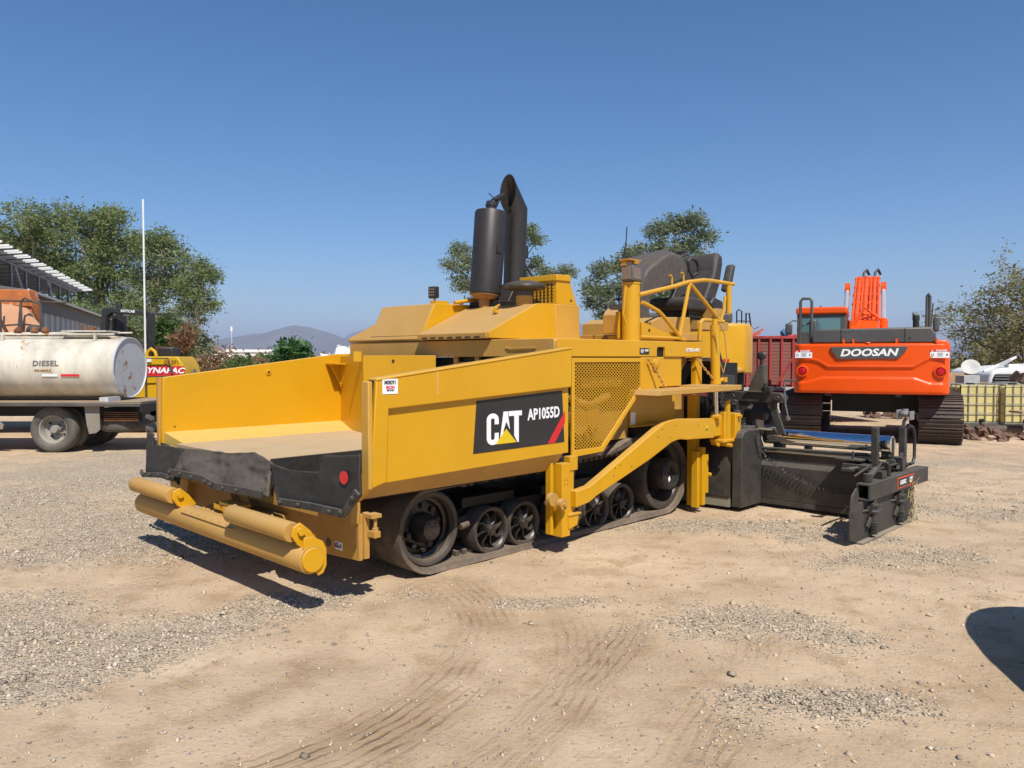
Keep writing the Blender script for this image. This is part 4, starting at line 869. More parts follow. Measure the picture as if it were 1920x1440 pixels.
# guard rail
g = G(); yr_ = -1.36
g.tube([(-.58, yr_, 2.27), (.05, yr_, 2.395), (.30, yr_, 2.455), (.62, yr_, 2.50), (.80, yr_, 2.505), (1.28, yr_, 2.50)], .022, 10)
g.tube([(-.52, yr_, 2.20), (-.40, yr_, 2.17), (-.24, yr_, 2.125), (-.14, yr_, 2.07), (.17, yr_, 1.865)], .020, 10)
g.tube([(.34, yr_, 2.46), (.15, yr_, 1.88)], .021, 10); g.tube([(.35, yr_, 2.44), (.98, yr_, 2.07)], .021, 10)
g.tube([(.55, yr_, 1.84), (.56, yr_, 2.03), (.60, yr_, 2.065), (.68, yr_, 2.07), (1.06, yr_, 2.065)], .021, 10)
g.tube([(1.17, yr_, 2.48), (1.17, yr_, 2.16)], .032, 12); g.tube([(1.0, yr_, 2.07), (1.06, yr_, 2.2), (1.09, yr_, 2.35)], .016, 8)
g.tube([(-.55, yr_, 1.86), (.12, yr_, 1.86), (.25, yr_, 1.845)], .016, 8)
for x, z in ((.0, 2.385), (.22, 2.43)): g.tube([(x, yr_, z), (x, yr_, z+.09), (x-.02, yr_, z+.115), (x-.05, yr_, z+.115)], .010, 6)
B(g, 'guard_rail', Y)
B(G().tube([(-.95, .92, 1.90), (-.93, .92, 2.12), (-.88, .92, 2.27), (-.78, .92, 2.34), (-.4, .92, 2.38)], .018, 8), 'far_handrail', GRY)
B(G().tube([(.30, -.3, 2.10), (.32, -.3, 2.28), (.40, -.3, 2.34), (.6, -.3, 2.35)], .018, 8), 'hand_grip', GRY)
# console
def loft(A, C, ya, yc):
    n = len(A); g = G(); V = [(p[0], ya, p[1]) for p in A]
    V += [(a[0]*.5+c[0]*.5, (ya+yc)/2, (a[1]+c[1])/2+.035) for a, c in zip(A, C)]
    V += [(p[0], yc, p[1]) for p in C]
    F = [tuple(range(n)), tuple(range(3*n-1, 2*n-1, -1))] + [(k*n+i, (k+1)*n+i, (k+1)*n+(i+1) % n, k*n+(i+1) % n) for k in (0, 1) for i in range(n)]
    g.add(V, F); return g
A_ = [(.13, 2.50), (.26, 2.63), (.58, 2.80), (.74, 2.85), (.93, 2.83), (1.03, 2.73), (1.05, 2.63), (.98, 2.56), (.78, 2.50), (.52, 2.43), (.30, 2.30), (.27, 2.05), (.09, 2.05), (.10, 2.3)]
C_ = [(.40, 2.72), (.46, 2.80), (.85, 2.90), (1.05, 2.94), (1.25, 2.93), (1.38, 2.85), (1.42, 2.72), (1.30, 2.66), (1.10, 2.60), (.85, 2.50), (.60, 2.40), (.50, 2.1), (.40, 2.1), (.42, 2.5)]
co = B(loft(A_, C_, -.90, -.42), 'control_console', CON, smooth=55)
co.modifiers.new('bevel', 'BEVEL').width = .03; co.modifiers['bevel'].segments = 3; co.modifiers['bevel'].limit_method = 'ANGLE'; co.modifiers['bevel'].angle_limit = R(30)
sw = Vector((1.12, -.62, 2.87)); ua = Vector((0, 1, 0)); wa = Vector((.85, 0, .30)).normalized()
B(G().tube([sw+ua*(.20*math.cos(k*math.pi/14))+wa*(.20*math.sin(k*math.pi/14)) for k in range(28)], .015, 8, True).cyl(sw, sw+Vector((-.1, 0, -.12)), .03).bar(sw-ua*.2, sw+ua*.2, .02, .02), 'steering_wheel', BK)
B(G().tube([(1.16, -.9, 2.60), (1.08, -.9, 2.68), (1.06, -.9, 2.78), (1.10, -.9, 2.82), (1.22, -.9, 2.81), (1.28, -.9, 2.74), (1.27, -.9, 2.66), (1.18, -.9, 2.62)], .018, 8, True), 'grab_handle', BK)
# seat, facing forwards
def cushion(g, x0, x1, y0, y1, z0, z1): return g.box(x0, x1, y0, y1, z0, z1)
seat = thing('operator_seat', '', '') if False else None
sb = B(G().prism([(1.33, 2.34), (1.50, 2.60), (1.58, 2.86), (1.63, 2.92), (1.71, 2.90), (1.72, 2.80), (1.66, 2.55), (1.52, 2.30), (1.40, 2.29)], -.98, -.50), 'seat_back', SEAT, bevel=.035, segs=4)
B(G().prism([(1.53, 2.70), (1.572, 2.86), (1.62, 2.935), (1.70, 2.925), (1.70, 2.70)], -.96, -.52), 'headrest_pad', SEAT, sb, bevel=.03, segs=4)
for yy in (-.99, -.53): B(G().prism([(1.27, 2.33), (1.45, 2.60), (1.50, 2.66), (1.60, 2.62), (1.52, 2.36), (1.42, 2.30)], yy, yy+.07), 'side_bolster', SEAT, sb, bevel=.025, segs=3)
sc_ = B(G().prism([(.86, 2.24), (.85, 2.32), (.90, 2.365), (1.38, 2.345), (1.44, 2.26), (1.38, 2.2), (.92, 2.21)], -1.0, -.48), 'seat_cushion', SEAT, bevel=.035, segs=4)
g = G()
for i in range(6): g.box(.98+.02*(i % 2), 1.36-.02*(i % 2), -.96+.015*(i % 2), -.52-.015*(i % 2), 2.08+i*.024, 2.10+i*.024)
B(g, 'suspension_bellows', BK, sc_)
B(G().prism([(1.40, 2.20), (1.32, 2.30), (1.40, 2.38), (1.60, 2.34), (1.62, 2.2)], -1.05, -1.0), 'side_cover', BK, sc_, bevel=.02)
B(G().prism([(1.54, 2.46), (1.66, 2.76), (1.70, 2.79), (1.74, 2.76), (1.63, 2.44)], -1.14, -1.04), 'armrest', SEAT, sc_, bevel=.02)
B(G().box(.85, 1.55, -1.15, .2, 1.98, 2.08).box(1.3, 1.5, -1.1, -.9, 2.08, 2.24), 'seat_slide', YF)
B(G().box(.6, 1.5, -1.3, 1.3, 1.3, 1.6), 'rear_beam', DK)
# ---------------------------------------------------------------- screed at the rear of the paver
scr = B(G().prism([(.86, .10), (.92, .20), (.92, .86), (1.30, .90), (1.50, .60), (1.50, .04), (.92, .03)], -1.66, 1.7), 'screed', BKS, bevel=.01, label='black steel screed with extendable section')
def S(g, name, m, **k): return B(g, name, m, scr, **k)
S(G().prism([(.70, .16), (.72, .45), (.90, .95), (.93, .95), (.93, .05), (.80, .045)], -1.64, 1.64), 'mould_board', BKS)
S(G().prism([(.705, .045), (.72, .15), (.74, .16), (.78, .05)], -1.64, 1.0), 'dusty_sunlit_toe_plate', mat('dusty_sunlit_steel', (.20, .18, .13), .8, vary=.2, dust=(.6, .3), dustcol=(.33, .29, .20)))  # pale tone holds dust plus the sunlit look of the slanted strip
S(G().prism([(.72, .05), (.72, .80), (.76, .86), (.86, .885), (1.14, .875), (1.17, .85), (1.17, .05)], -1.78, -1.66), 'end_plate', BKS, bevel=.012)
S(G().prism([(.45, 1.22), (.95, 1.22), (.95, .90), (.45, .88)], -1.3, 1.3), 'screed_frame', DK)
ex = S(G().prism([(1.19, .06), (1.17, .12), (1.19, .47), (1.23, .52), (1.23, .60), (1.20, .615), (1.45, .63), (1.45, .04), (1.22, .03)], -3.08, -1.75), 'extension', BKS, bevel=.004)
S(G().prism([(1.205, .62), (1.44, .635), (1.44, .642), (1.20, .628)], -3.05, -1.8), 'extension_top', mat('dusty_top', (.22, .19, .14), .9, dust=(.5, .4)))
S(G().box(1.165, 1.18, -3.06, -1.78, .055, .10), 'lower_lip', BKS)
S(G().cyl((1.30, -1.76, .785), (1.30, -3.10, .79), .084, n=32), 'chrome_tube', CHR)
S(G().cyl((1.22, -1.76, .635+.02), (1.22, -3.0, .68), .018, n=10).box(1.3, 1.4, -1.95, -1.85, .6, .7).box(1.3, 1.4, -2.25, -2.2, .62, .72), 'guide_rod', BKS)
S(G().box(1.10, 1.40, -1.90, -1.74, .86, .88), 'tube_cover', mat('worn_grey_steel', (.09, .09, .09), .5, dust=(.3, .3)), bevel=.006)
# coiled cable hanging across the extension
P_ = [(1.10, -1.60, .98), (1.0, -1.66, .90), (1.0, -1.80, .80), (1.05, -1.80, .66), (1.13, -1.84, .57), (1.14, -2.11, .40), (1.14, -2.40, .30), (1.14, -2.62, .275), (1.12, -2.90, .33), (1.10, -3.12, .42)]
def coil(P, turns, r, rw, name, m):
    P = [Vector(p) for p in P]; g = G(); n = turns*8; pts = []
    L = [0]
    for a, b in zip(P[:-1], P[1:]): L.append(L[-1]+(b-a).length)
    for i in range(n+1):
        s = L[-1]*i/n; k = max(j for j in range(len(L)-1) if L[j] <= s+1e-9); t = (s-L[k])/(L[k+1]-L[k]); c = P[k].lerp(P[k+1], t); d = (P[k+1]-P[k]).normalized()
        u = d.orthogonal().normalized(); w = d.cross(u); a = i*2*math.pi/8; pts.append(c+u*r*math.cos(a)+w*r*math.sin(a))
    g.tube(pts, rw, 4); return S(g, name, m, smooth=60)
coil(P_, 42, .018, .005, 'coiled_cable', mat('cable_grey', (.07, .068, .065), .45))
coil([(1.12, -3.0, .56), (1.25, -3.06, .60), (1.30, -3.1, .54), (1.42, -3.15, .5)], 14, .02, .008, 'coiled_hose', BK)
_before = set(bpy.data.objects)
# end gate
S(G().box(.30, 1.96, -3.30, -3.20, .37, .385).box(.30, 1.96, -3.30, -3.20, .505, .52).box(.30, 1.96, -3.31, -3.295, .37, .52).box(.30, 1.96, -3.205, -3.19, .37, .52), 'gate_beam', BKS, bevel=.003)
S(G().box(1.02, 1.50, -3.3135, -3.3105, .395, .50), 'label_border', mat('orange_red_print', (.75, .08, .02), .5), smooth=0)
el = S(G().box(1.035, 1.485, -3.3155, -3.313, .405, .49), 'label_plate', DEC, smooth=0)
text('AS3302C', .055, WH, scr, (1.17, -3.317, .448), (1, 0, 0), (0, 0, 1), offset=.03, sx=.85, depth=.0006)
text('CAT', .066, WH, scr, (1.40, -3.317, .448), (1, 0, 0), (0, 0, 1), offset=.05, sx=.72, depth=.0006)
S(G().prism([(1.375, .418), (1.40, .445), (1.425, .418)], -3.3185, -3.317), 'logo_triangle', YEL, smooth=0)
S(G().prism([(.20, -.01), (.20, .20), (.22, .36), (1.72, .36), (1.72, .02), (1.60, .0)], -3.25, -3.235), 'gate_plate', BKS, bevel=.003)
S(G().prism([(.20, .36), (.20, -.0), (.02, .06), (.02, .30), (.06, .44), (.16, .50), (.20, .48)], -3.25, -3.235, 'y', None), 'gate_nose', BKS, bevel=.003)
S(G().box(.18, 1.70, -3.30, -3.23, -.015, .015), 'runner_shoe', mat('dusty_runner', (.12, .10, .08), .8, dust=(.6, .5), dustcol=(.34, .28, .2)), bevel=.004)
for x in (.48, 1.20):
    S(G().box(x-.05, x+.04, -3.30, -3.25, .23, .33).box(x-.11, x-.05, -3.27, -3.25, .26, .31).cyl((x, -3.285, .06), (x, -3.285, .36), .026, n=12).cyl((x, -3.285, .30), (x, -3.285, .325), .045, n=12).bar((x-.05, -3.28, .20), (x-.11, -3.27, .12), .02, .04), 'jack_tube', BKS, bevel=.003)
    g = G()
    for i in range(9): g.lathe([(.030, 0), (.040, .004), (.030, .009)], (x, -3.285, .045+i*.013), (0, 0, 1), 14)
    S(g, 'spring', BK)
    S(G().tube([(x-.1, -3.30, .27), (x-.02, -3.33, .265), (x+.10, -3.31, .265)], .006, 5).cyl((x-.2, -3.25, .28), (x-.12, -3.27, .28), .008), 'spring_pin', STL)
S(G().box(.05, .12, -3.255, -3.25, .25, .29), 'slot', BLK)
S(G().box(1.08, 1.14, -3.10, -3.04, .52, .97), 'post', BKS, bevel=.004)
S(G().box(1.30, 1.33, -3.18, -3.06, .62, .86).box(1.28, 1.31, -3.2, -3.04, .60, .64), 'nut_plate', BKS, bevel=.004)
g = G()
for y in (-3.09, -3.15):
    for z in (.68, .76, .83): g.cyl((1.30, y, z), (1.275, y, z), .014, n=6)
S(g, 'nuts', STL)
pst = S(G().box(1.63, 1.70, -3.18, -3.12, .50, .94), 'post', BKS, bevel=.004)
S(G().tube([(1.66, -3.15, .90), (1.66, -3.16, 1.0), (1.69, -3.17, 1.03)], .018, 8).lathe([(.03, 0), (.05, .02), (.05, .05), (.03, .06)], (1.62, -3.17, 1.05), (.3, 0, 1), 14).box(1.60, 1.72, -3.24, -3.225, 1.02, 1.11).box(1.60, 1.72, -3.115, -3.10, 1.02, 1.12).cyl((1.66, -3.17, 1.06), (1.665, -3.17, 1.13), .03, n=10), 'control_head', mat('pale_grey_part', (.22, .21, .2), .5), bevel=.003)
S(G().tube([(1.74, -3.17, .96), (1.84, -3.19, .93), (1.87, -3.2, .86), (1.87, -3.2, .62), (1.83, -3.2, .56), (1.76, -3.19, .55)], .016, 8), 'handle_loop', BK)
S(G().box(.98, 1.2, -3.06, -2.80, .54, .60).cyl((.88, -2.90, .56), (1.1, -3.0, .57), .02).box(.84, .9, -2.96, -2.84, .54, .57).cyl((1.05, -2.88, .60), (1.05, -2.88, .72), .012), 'valve_block', BKS, bevel=.004)
S(G().box(1.0, 1.35, -2.98, -2.72, .625, .645), 'dusty_bracket', BKS, bevel=.004)
S(G().cyl((.42, -3.25, .52), (.42, -3.25, .60), .04).cyl((.42, -3.25, .56), (.75, -3.2, .60), .03), 'valve_lever', BKS)
g = G()
g.tube([(.5, -3.1, .55), (.7, -3.15, .62), (1.0, -3.12, .56), (1.3, -3.2, .60), (1.5, -3.2, .56)], .014, 6).tube([(.62, -3.2, .53), (.85, -3.22, .66), (1.05, -3.2, .58)], .012, 6).box(1.35, 1.45, -3.25, -3.1, .54, .66).bar((1.3, -3.22, .54), (1.55, -3.18, .68), .03, .03).cyl((1.45, -3.2, .6), (1.62, -3.2, .56), .03).box(.7, .82, -3.28, -3.2, .52, .59).cyl((.95, -3.25, .52), (.95, -3.25, .64), .022)
S(g, 'hydraulic_fittings', BK, bevel=.002)
g = G(); rr_ = random.Random(3)
for i in range(60):
    x = 1.45+rr_.gauss(0, .05); z = rr_.uniform(.0, .40); g.bar((x, -3.31+rr_.gauss(0, .012), z), (x+rr_.gauss(0, .06), -3.32+rr_.gauss(0, .02), z+rr_.gauss(0, .06)), .003, .003)
S(g, 'caught_straw', mat('straw', (.55, .42, .2), .9), smooth=0)
for o in set(bpy.data.objects)-_before:
    if o.parent == scr: o.location.y += .07
# tower frame with crank on the screed
S(G().box(1.15, 1.25, -1.99, -1.42, 1.165, 1.275), 'top_beam', BKS, bevel=.006)
S(G().cyl((1.13, -1.98, 1.22), (1.27, -1.98, 1.22), .05, n=16).cyl((1.10, -1.98, 1.22), (1.14, -1.98, 1.22), .022, n=8).cyl((1.11, -1.44, 1.22), (1.14, -1.44, 1.22), .03, n=8), 'pivot', BKS)
S(G().prism([(-1.92, 1.17), (-1.83, 1.17), (-1.97, .82), (-2.05, .82)], 1.16, 1.20, 'x').prism([(-1.42, 1.20), (-1.50, 1.17), (-1.50, .80), (-1.42, .80)], 1.12, 1.20, 'x').prism([(-1.50, 1.17), (-1.66, 1.17), (-1.52, 1.02)], 1.17, 1.19, 'x'), 'frame_leg', BKS, bevel=.003)
S(G().prism([(-1.62, 1.28), (-1.66, 1.40), (-1.74, 1.58), (-1.80, 1.58), (-1.80, 1.28)], 1.14, 1.155, 'x').box(1.155, 1.23, -1.81, -1.76, 1.28, 1.58).box(1.12, 1.26, -1.84, -1.6, 1.275, 1.29), 'tower_plate', mat('dull_black_steel', (.03, .03, .03), .55, dust=(.3, .3)), bevel=.003)
S(G().cyl((1.16, -1.77, 1.58), (1.16, -1.77, 1.66), .022, n=10).lathe([(.03, -.03), (.045, -.02), (.03, 0), (.045, .02), (.03, .03)], (1.16, -1.77, 1.68), (1, 0, 0), 16), 'pulley', BK)
g = G(); g.cyl((1.12, -1.84, 1.30), (1.12, -1.84, 1.38), .02, n=8).cyl((1.12, -1.88, 1.29), (1.12, -1.88, 1.33), .014, n=8).box(1.1, 1.2, -1.9, -1.83, 1.29, 1.34)
S(g, 'tower_fittings', BK, bevel=.003)
S(G().tube([(1.2, -2.15, 1.41), (1.2, -2.03, 1.415), (1.2, -2.015, 1.40), (1.2, -2.02, 1.26), (1.2, -2.03, 1.15), (1.2, -2.06, 1.02)], .010, 6).lathe([(.0, -.03), (.025, -.015), (.025, .015), (0, .03)], (1.2, -2.06, 1.0), (0, 0, 1), 12, caps=False), 'crank', mat('worn_grey_rod', (.12, .12, .12), .5))
S(G().box(1.05, 1.1, -1.56, -1.47, .88, 1.07), 'control_box', GRY, bevel=.004)
S(G().box(1.047, 1.0495, -1.55, -1.482, .97, 1.05), 'warning_label', YEL, smooth=0)
text('!', .03, BLK, scr, (1.046, -1.498, 1.01), (0, -1, 0), (0, 0, 1), offset=.05, depth=.0004)
S(G().prism([(1.043, 1.0), (1.043, 1.0), (1.043, 1.0)], 0, 0) if False else G().box(1.0455, 1.047, -1.545, -1.52, .985, 1.02).box(1.0455, 1.047, -1.55, -1.50, 1.04, 1.047), 'label_print', RED, smooth=0)
S(G().prism([(.60, 1.62), (.85, 1.42), (1.16, 1.42), (1.16, 1.46), (.86, 1.47), (.62, 1.66)], -1.45, -1.15).box(.82, 1.16, -1.45, -1.15, 1.27, 1.42), 'rear_hopper_box', BKS, bevel=.004)
g = G()
for i in range(9):
    x = .62+.06*i; g.tube([(x, -1.42, 1.28), (x+.05, -1.46, 1.18-.02*(i % 3)), (x-.03, -1.44, 1.05), (x+.04, -1.4, .94)], .014, 6)
for x, z in ((.66, 1.12), (.78, 1.08), (.9, 1.14), (.72, 1.0), (1.0, 1.1)): g.box(x, x+.09, -1.50, -1.42, z, z+.06).cyl((x+.04, -1.5, z+.03), (x+.04, -1.54, z+.03), .022, n=8)
g.cyl((.86, -1.45, 1.12), (.86, -1.45, 1.28), .03)
S(g, 'hydraulic_hoses', BK, bevel=0)
S(G().box(.62, 1.3, -1.5, 1.5, .86, .93).box(1.25, 1.9, -1.5, 1.5, .4, .46), 'walkway', BKS)
S(G().box(1.3, 1.6, -1.6, -1.45, .8, 1.0).cyl((1.3, -1.78, 1.0), (1.3, -1.5, 1.03), .05), 'bundled_tarp', mat('brown_tarp', (.09, .065, .05), .9, vary=.3), bevel=.03)
# ---------------------------------------------------------------- orange excavator seen from behind
EX = thing('excavator', 'bright orange crawler excavator seen from behind, with grey engine hood and raised boom', 'excavator', (6.755, 14.55, 0), R(-25))
def E_(g, name, m, par=None, **k): return g.build(name, m, par or EX, **k)
nx_, nz_ = 121, 61; V = []; hw = 1.36; z0, z1 = .975, 1.935
def lin(u, pts):
    return float(np.interp(u, [p[0] for p in pts], [p[1] for p in pts]))
up_ = [(-1.5, 1.625), (-1.05, 1.615), (-.90, 1.58), (-.73, 1.47), (.73, 1.47), (.88, 1.56), (1.05, 1.66), (1.5, 1.67)]
lo_ = [(-1.5, 1.165), (-1.13, 1.165), (-.82, 1.265), (.76, 1.265), (1.03, 1.165), (1.5, 1.165)]
def sstep(a, b, x): t = min(1, max(0, (x-a)/(b-a))); return t*t*(3-2*t)
for j in range(nz_):
    for i in range(nx_):
        u = (i/(nx_-1)*2-1); x = hw*math.copysign(abs(u)**.9, u) if False else hw*u; z = z0+(z1-z0)*j/(nz_-1)
        y = .10*(x/hw)**2
        e = max(0, (abs(x)-(hw-.16))/.16); y += .22*(1-math.sqrt(max(0, 1-e*e)))
        ez = max(0, (z0+.07-z)/.07, (z-(z1-.05))/.05); y += .06*(1-math.sqrt(max(0, 1-min(1, ez)**2)))
        rec = sstep(0, .035, lin(x, up_)-z)*sstep(0, .035, z-lin(x, lo_)); y += .028*rec
        up2 = lin(x, [(-1.5, 1.80), (-1.15, 1.79), (-.95, 1.72), (-.7, 1.56), (.7, 1.56), (.95, 1.70), (1.15, 1.80), (1.5, 1.80)])
        y -= .012*sstep(0, .02, lin(x, up_)+.05+.0*up2-z)*sstep(0, .02, z-lin(x, up_))
        V.append((x, y, z))
F = [(j*nx_+i, j*nx_+i+1, (j+1)*nx_+i+1, (j+1)*nx_+i) for j in range(nz_-1) for i in range(nx_-1)]
k = len(V); back = .62
for j in range(nz_):
    for s in (0, nx_-1): V.append((V[j*nx_+s][0], back, V[j*nx_+s][2]))
for j in range(nz_-1):
    a = k+j*2; F.append((j*nx_, (j+1)*nx_, a+2, a)); F.append((j*nx_+nx_-1, a+1, a+3, (j+1)*nx_+nx_-1))
F.append(tuple(range(nx_-1, -1, -1)) + (k, k+1)); F.append(tuple((nz_-1)*nx_+i for i in range(nx_)) + (k+2*(nz_-1)+1, k+2*(nz_-1)))
cw = E_(G().add(V, F), 'counterweight', ORG, smooth=50)
E_(G().prism([(-.68, 1.865), (.64, 1.875), (.62, 1.80), (.50, 1.66), (.44, 1.645), (-.50, 1.635), (-.56, 1.65), (-.66, 1.79)], -.022, .02), 'name_plate', GRY, cw, bevel=.004)
text('DOOSAN', .185, WH, cw, (-.02, -.026, 1.755), (1, 0, .01), (0, 0, 1), offset=.035, shear=.22, sx=1.23, depth=.002)
for sx_, sh in ((-1, 0), (1, 0)):
    xc = 1.17*sx_
    E_(G().box(xc-.155, xc+.155, .050, .062, 1.66, 1.81), 'danger_label', WH, cw, smooth=0)
    E_(G().box(xc-.155, xc+.155, .046, .050, 1.775, 1.81), 'red_band', RED, cw, smooth=0)
    text('DANGER', .045, WH, cw, (xc+.03, .045, 1.793), (1, 0, 0), (0, 0, 1), offset=.03, depth=.0005)
    E_(G().prism([(xc-.14, 1.78), (xc-.12, 1.808), (xc-.10, 1.78)], .0445, .046), 'warning_triangle', WH, cw, smooth=0)
    g = G(); g.tube([(xc-.115+.02*math.cos(a), .049, 1.715+.02*math.sin(a)) for a in [i*.52 for i in range(12)]], .004, 4, True)
    for q in range(4): g.box(xc-.04, xc+.05, .048, .050, 1.69+q*.018, 1.696+q*.018)
    g.prism([(xc+.10, 1.69), (xc+.14, 1.72), (xc+.11, 1.74)], .048, .050); E_(g, 'label_print', BLK, cw, smooth=0)
    E_(G().lathe([(.105, 0), (.115, -.02), (.085, -.03), (.08, .0)], (1.19*sx_, .078, 1.405), (0, 1, 0), 32), 'light_ring', ORG, cw)
    E_(G().lathe([(.068, -.012), (.055, -.024), (.0, -.03)], (1.19*sx_, .070, 1.405), (0, 1, 0), 28, caps=False), 'tail_light', mat('red_lens', (.55, .004, .02), .2), cw)
hd = E_(G().prism([(-1.02, 1.94), (-1.03, 2.12), (-.95, 2.215), (1.04, 2.235), (1.11, 2.10), (1.13, 1.94)], .12, 1.3), 'engine_hood', GRY, bevel=.03)
E_(G().box(-.505, -.495, .112, .12, 1.95, 2.21).box(.595, .605, .112, .12, 1.95, 2.22), 'hood_seam', BLK, hd)
g = G()
for x in (-.47, -.30, .44, 1.10): g.prism([(x, 1.93), (x, 2.02), (x+.02, 2.03), (x+.035, 2.0), (x+.035, 1.93)], .06, .09)
g.lathe([(.06, 0), (.05, .02)], (-.03, .05, 1.935), (0, 0, 1), 14)
E_(g, 'lifting_tabs', ORG, cw, bevel=.003)
g = G(); g.lathe([(.018, 0), (.018, .004)], (.68, .116, 2.03), (0, -1, 0), 10); E_(g, 'lock_hole', BLK, hd)
E_(G().box(-1.36, 1.36, .6, 3.9, .98, 1.18), 'swing_deck', DK); E_(G().box(.3, 1.34, .6, 3.2, 1.18, 2.0).box(-1.36, -.4, .6, 1.2, 1.18, 1.9), 'side_housing', ORG, bevel=.03)
cab = E_(G().box(-.95, .0, 1.25, 2.95, 1.15, 2.62) if False else G().box(-1.40, -1.35, 1.3, 2.9, 1.2, 2.6).box(-.50, -.45, 1.3, 2.9, 1.2, 2.6).box(-1.40, -.45, 1.3, 1.34, 1.2, 2.2).box(-1.40, -1.32, 1.29, 1.36, 1.2, 2.6).box(-.55, -.45, 1.29, 1.36, 1.2, 2.6).box(-1.40, -.45, 1.29, 1.35, 2.5, 2.6).box(-1.40, -.45, 2.86, 2.9, 1.2, 2.6), 'cab', GRY, bevel=.01)
E_(G().box(-1.42, -.43, 1.24, 2.95, 2.57, 2.72), 'cab_roof', ORG, cab, bevel=.04, segs=4)
E_(G().box(-1.32, -.55, 1.30, 1.31, 2.2, 2.5), 'rear_window', GLASS, cab, smooth=0)
E_(G().box(-1.1, -.8, 1.4, 1.5, 2.1, 2.35).box(-1.24, -1.1, 1.32, 1.5, 1.95, 2.3), 'cab_seat', BK, cab, bevel=.03)
E_(G().prism([(-.98, 2.72), (-.95, 2.77), (-.92, 2.72)], 1.5, 1.54), 'roof_aerial', BK, cab)
# boom rising away from the camera with pipework
BX = -.42; bm0 = (.30+BX, 2.2, 2.0); bm1 = (.36+BX, 5.6, 3.42)
bo = E_(G().bar(bm0, bm1, .52, .62, up=(0, 0, 1)), 'boom', ORG, bevel=.03)
E_(G().bar((.30+BX, 2.0, 1.95), (.30+BX, 2.6, 2.3), .60, .5), 'boom_foot', ORG, bo, bevel=.05)
for x, r in ((.06, .028), (.14, .045), (.22, .028), (.30, .05), (.40, .028), (.48, .045), (.57, .028)):
    x += BX; g = G(); g.tube([(x, 2.25, 2.30), (x+.01, 2.9, 2.70), (x+.02, 4.2, 3.22), (x+.03, 5.5, 3.70)], r, 8)
    for t in (.2, .45, .7, .95): p = Vector((x, 2.9, 2.70)).lerp(Vector((x+.03, 5.5, 3.70)), t); g.lathe([(r*1.4, -.04), (r*1.4, .04)], p, (0, .86, .5), 8)
    E_(g, 'hydraulic_pipe', ORD, bo)
g = G(); g.tube([(.05+BX, 2.35, 2.3), (.25+BX, 2.4, 2.6), (.5+BX, 2.6, 2.65), (.6+BX, 2.7, 2.4)], .035, 8).tube([(.1+BX, 2.3, 2.2), (.2+BX, 2.4, 2.45), (.45+BX, 2.4, 2.3)], .03, 8).tube([(-.02+BX, 2.2, 2.2), (.3+BX, 2.3, 2.75), (.62+BX, 2.4, 2.5)], .03, 8); E_(g, 'hose_bundle', ORD, bo)
for x in (-.52, .28):
    c = E_(G().cyl((x, 2.5, 1.85), (x+.0, 3.3, 2.5), .085, n=14).cyl((x-.06, 4.7, 3.35), (x+.06, 4.7, 3.35), .15, n=14), 'boom_cylinder', ORG)
    E_(G().cyl((x, 3.25, 2.46), (x, 4.7, 3.35), .055, n=12), 'cylinder_rod', ROD, c)
for x in (-.18, .08): E_(G().tube([(x, 5.4, 3.6), (x+.02, 5.5, 3.82), (x+.08, 5.6, 3.9), (x+.14, 5.7, 3.78)], .03, 8), 'hose', BK, bo)
E_(G().tube([(-1.26, .35, 1.94), (-1.26, .35, 2.78), (-1.22, .35, 2.84), (-1.09, .35, 2.84), (-1.05, .35, 2.78), (-1.05, .35, 1.94)], .028, 10).tube([(-1.22, .35, 2.3), (-1.0, .6, 2.4)], .018, 8), 'handrail', GRY)
E_(G().box(-1.24, -1.0, .3, .42, 1.94, 2.5) if False else G().box(-1.10, -.96, .4, .7, 1.94, 2.42), 'rear_box', GRY, bevel=.03)
mi = E_(G().box(-1.60, -1.46, .9, .97, 2.14, 2.38), 'mirror', GRY, bevel=.04); E_(G().tube([(-1.52, .92, 2.38), (-1.46, .95, 2.43), (-1.3, 1.2, 2.44)], .012, 6), 'mirror_arm', GRY, mi)
mi = E_(G().box(1.10, 1.21, .8, .87, 2.16, 2.46), 'mirror', GRY, bevel=.04)
E_(G().tube([(.98, .6, 2.2), (.98, .6, 2.83), (1.0, .6, 2.87), (1.03, .6, 2.83), (1.03, .62, 2.2)], .026, 8).tube([(1.09, .7, 2.70), (1.06, .7, 2.2)], .012, 6), 'handrail', GRY)
E_(G().lathe([(.055, 0), (.055, .17), (.065, .20), (.06, .27), (.045, .285)], (.80, .6, 2.20), (0, 0, 1), 20), 'exhaust_pipe', BK)
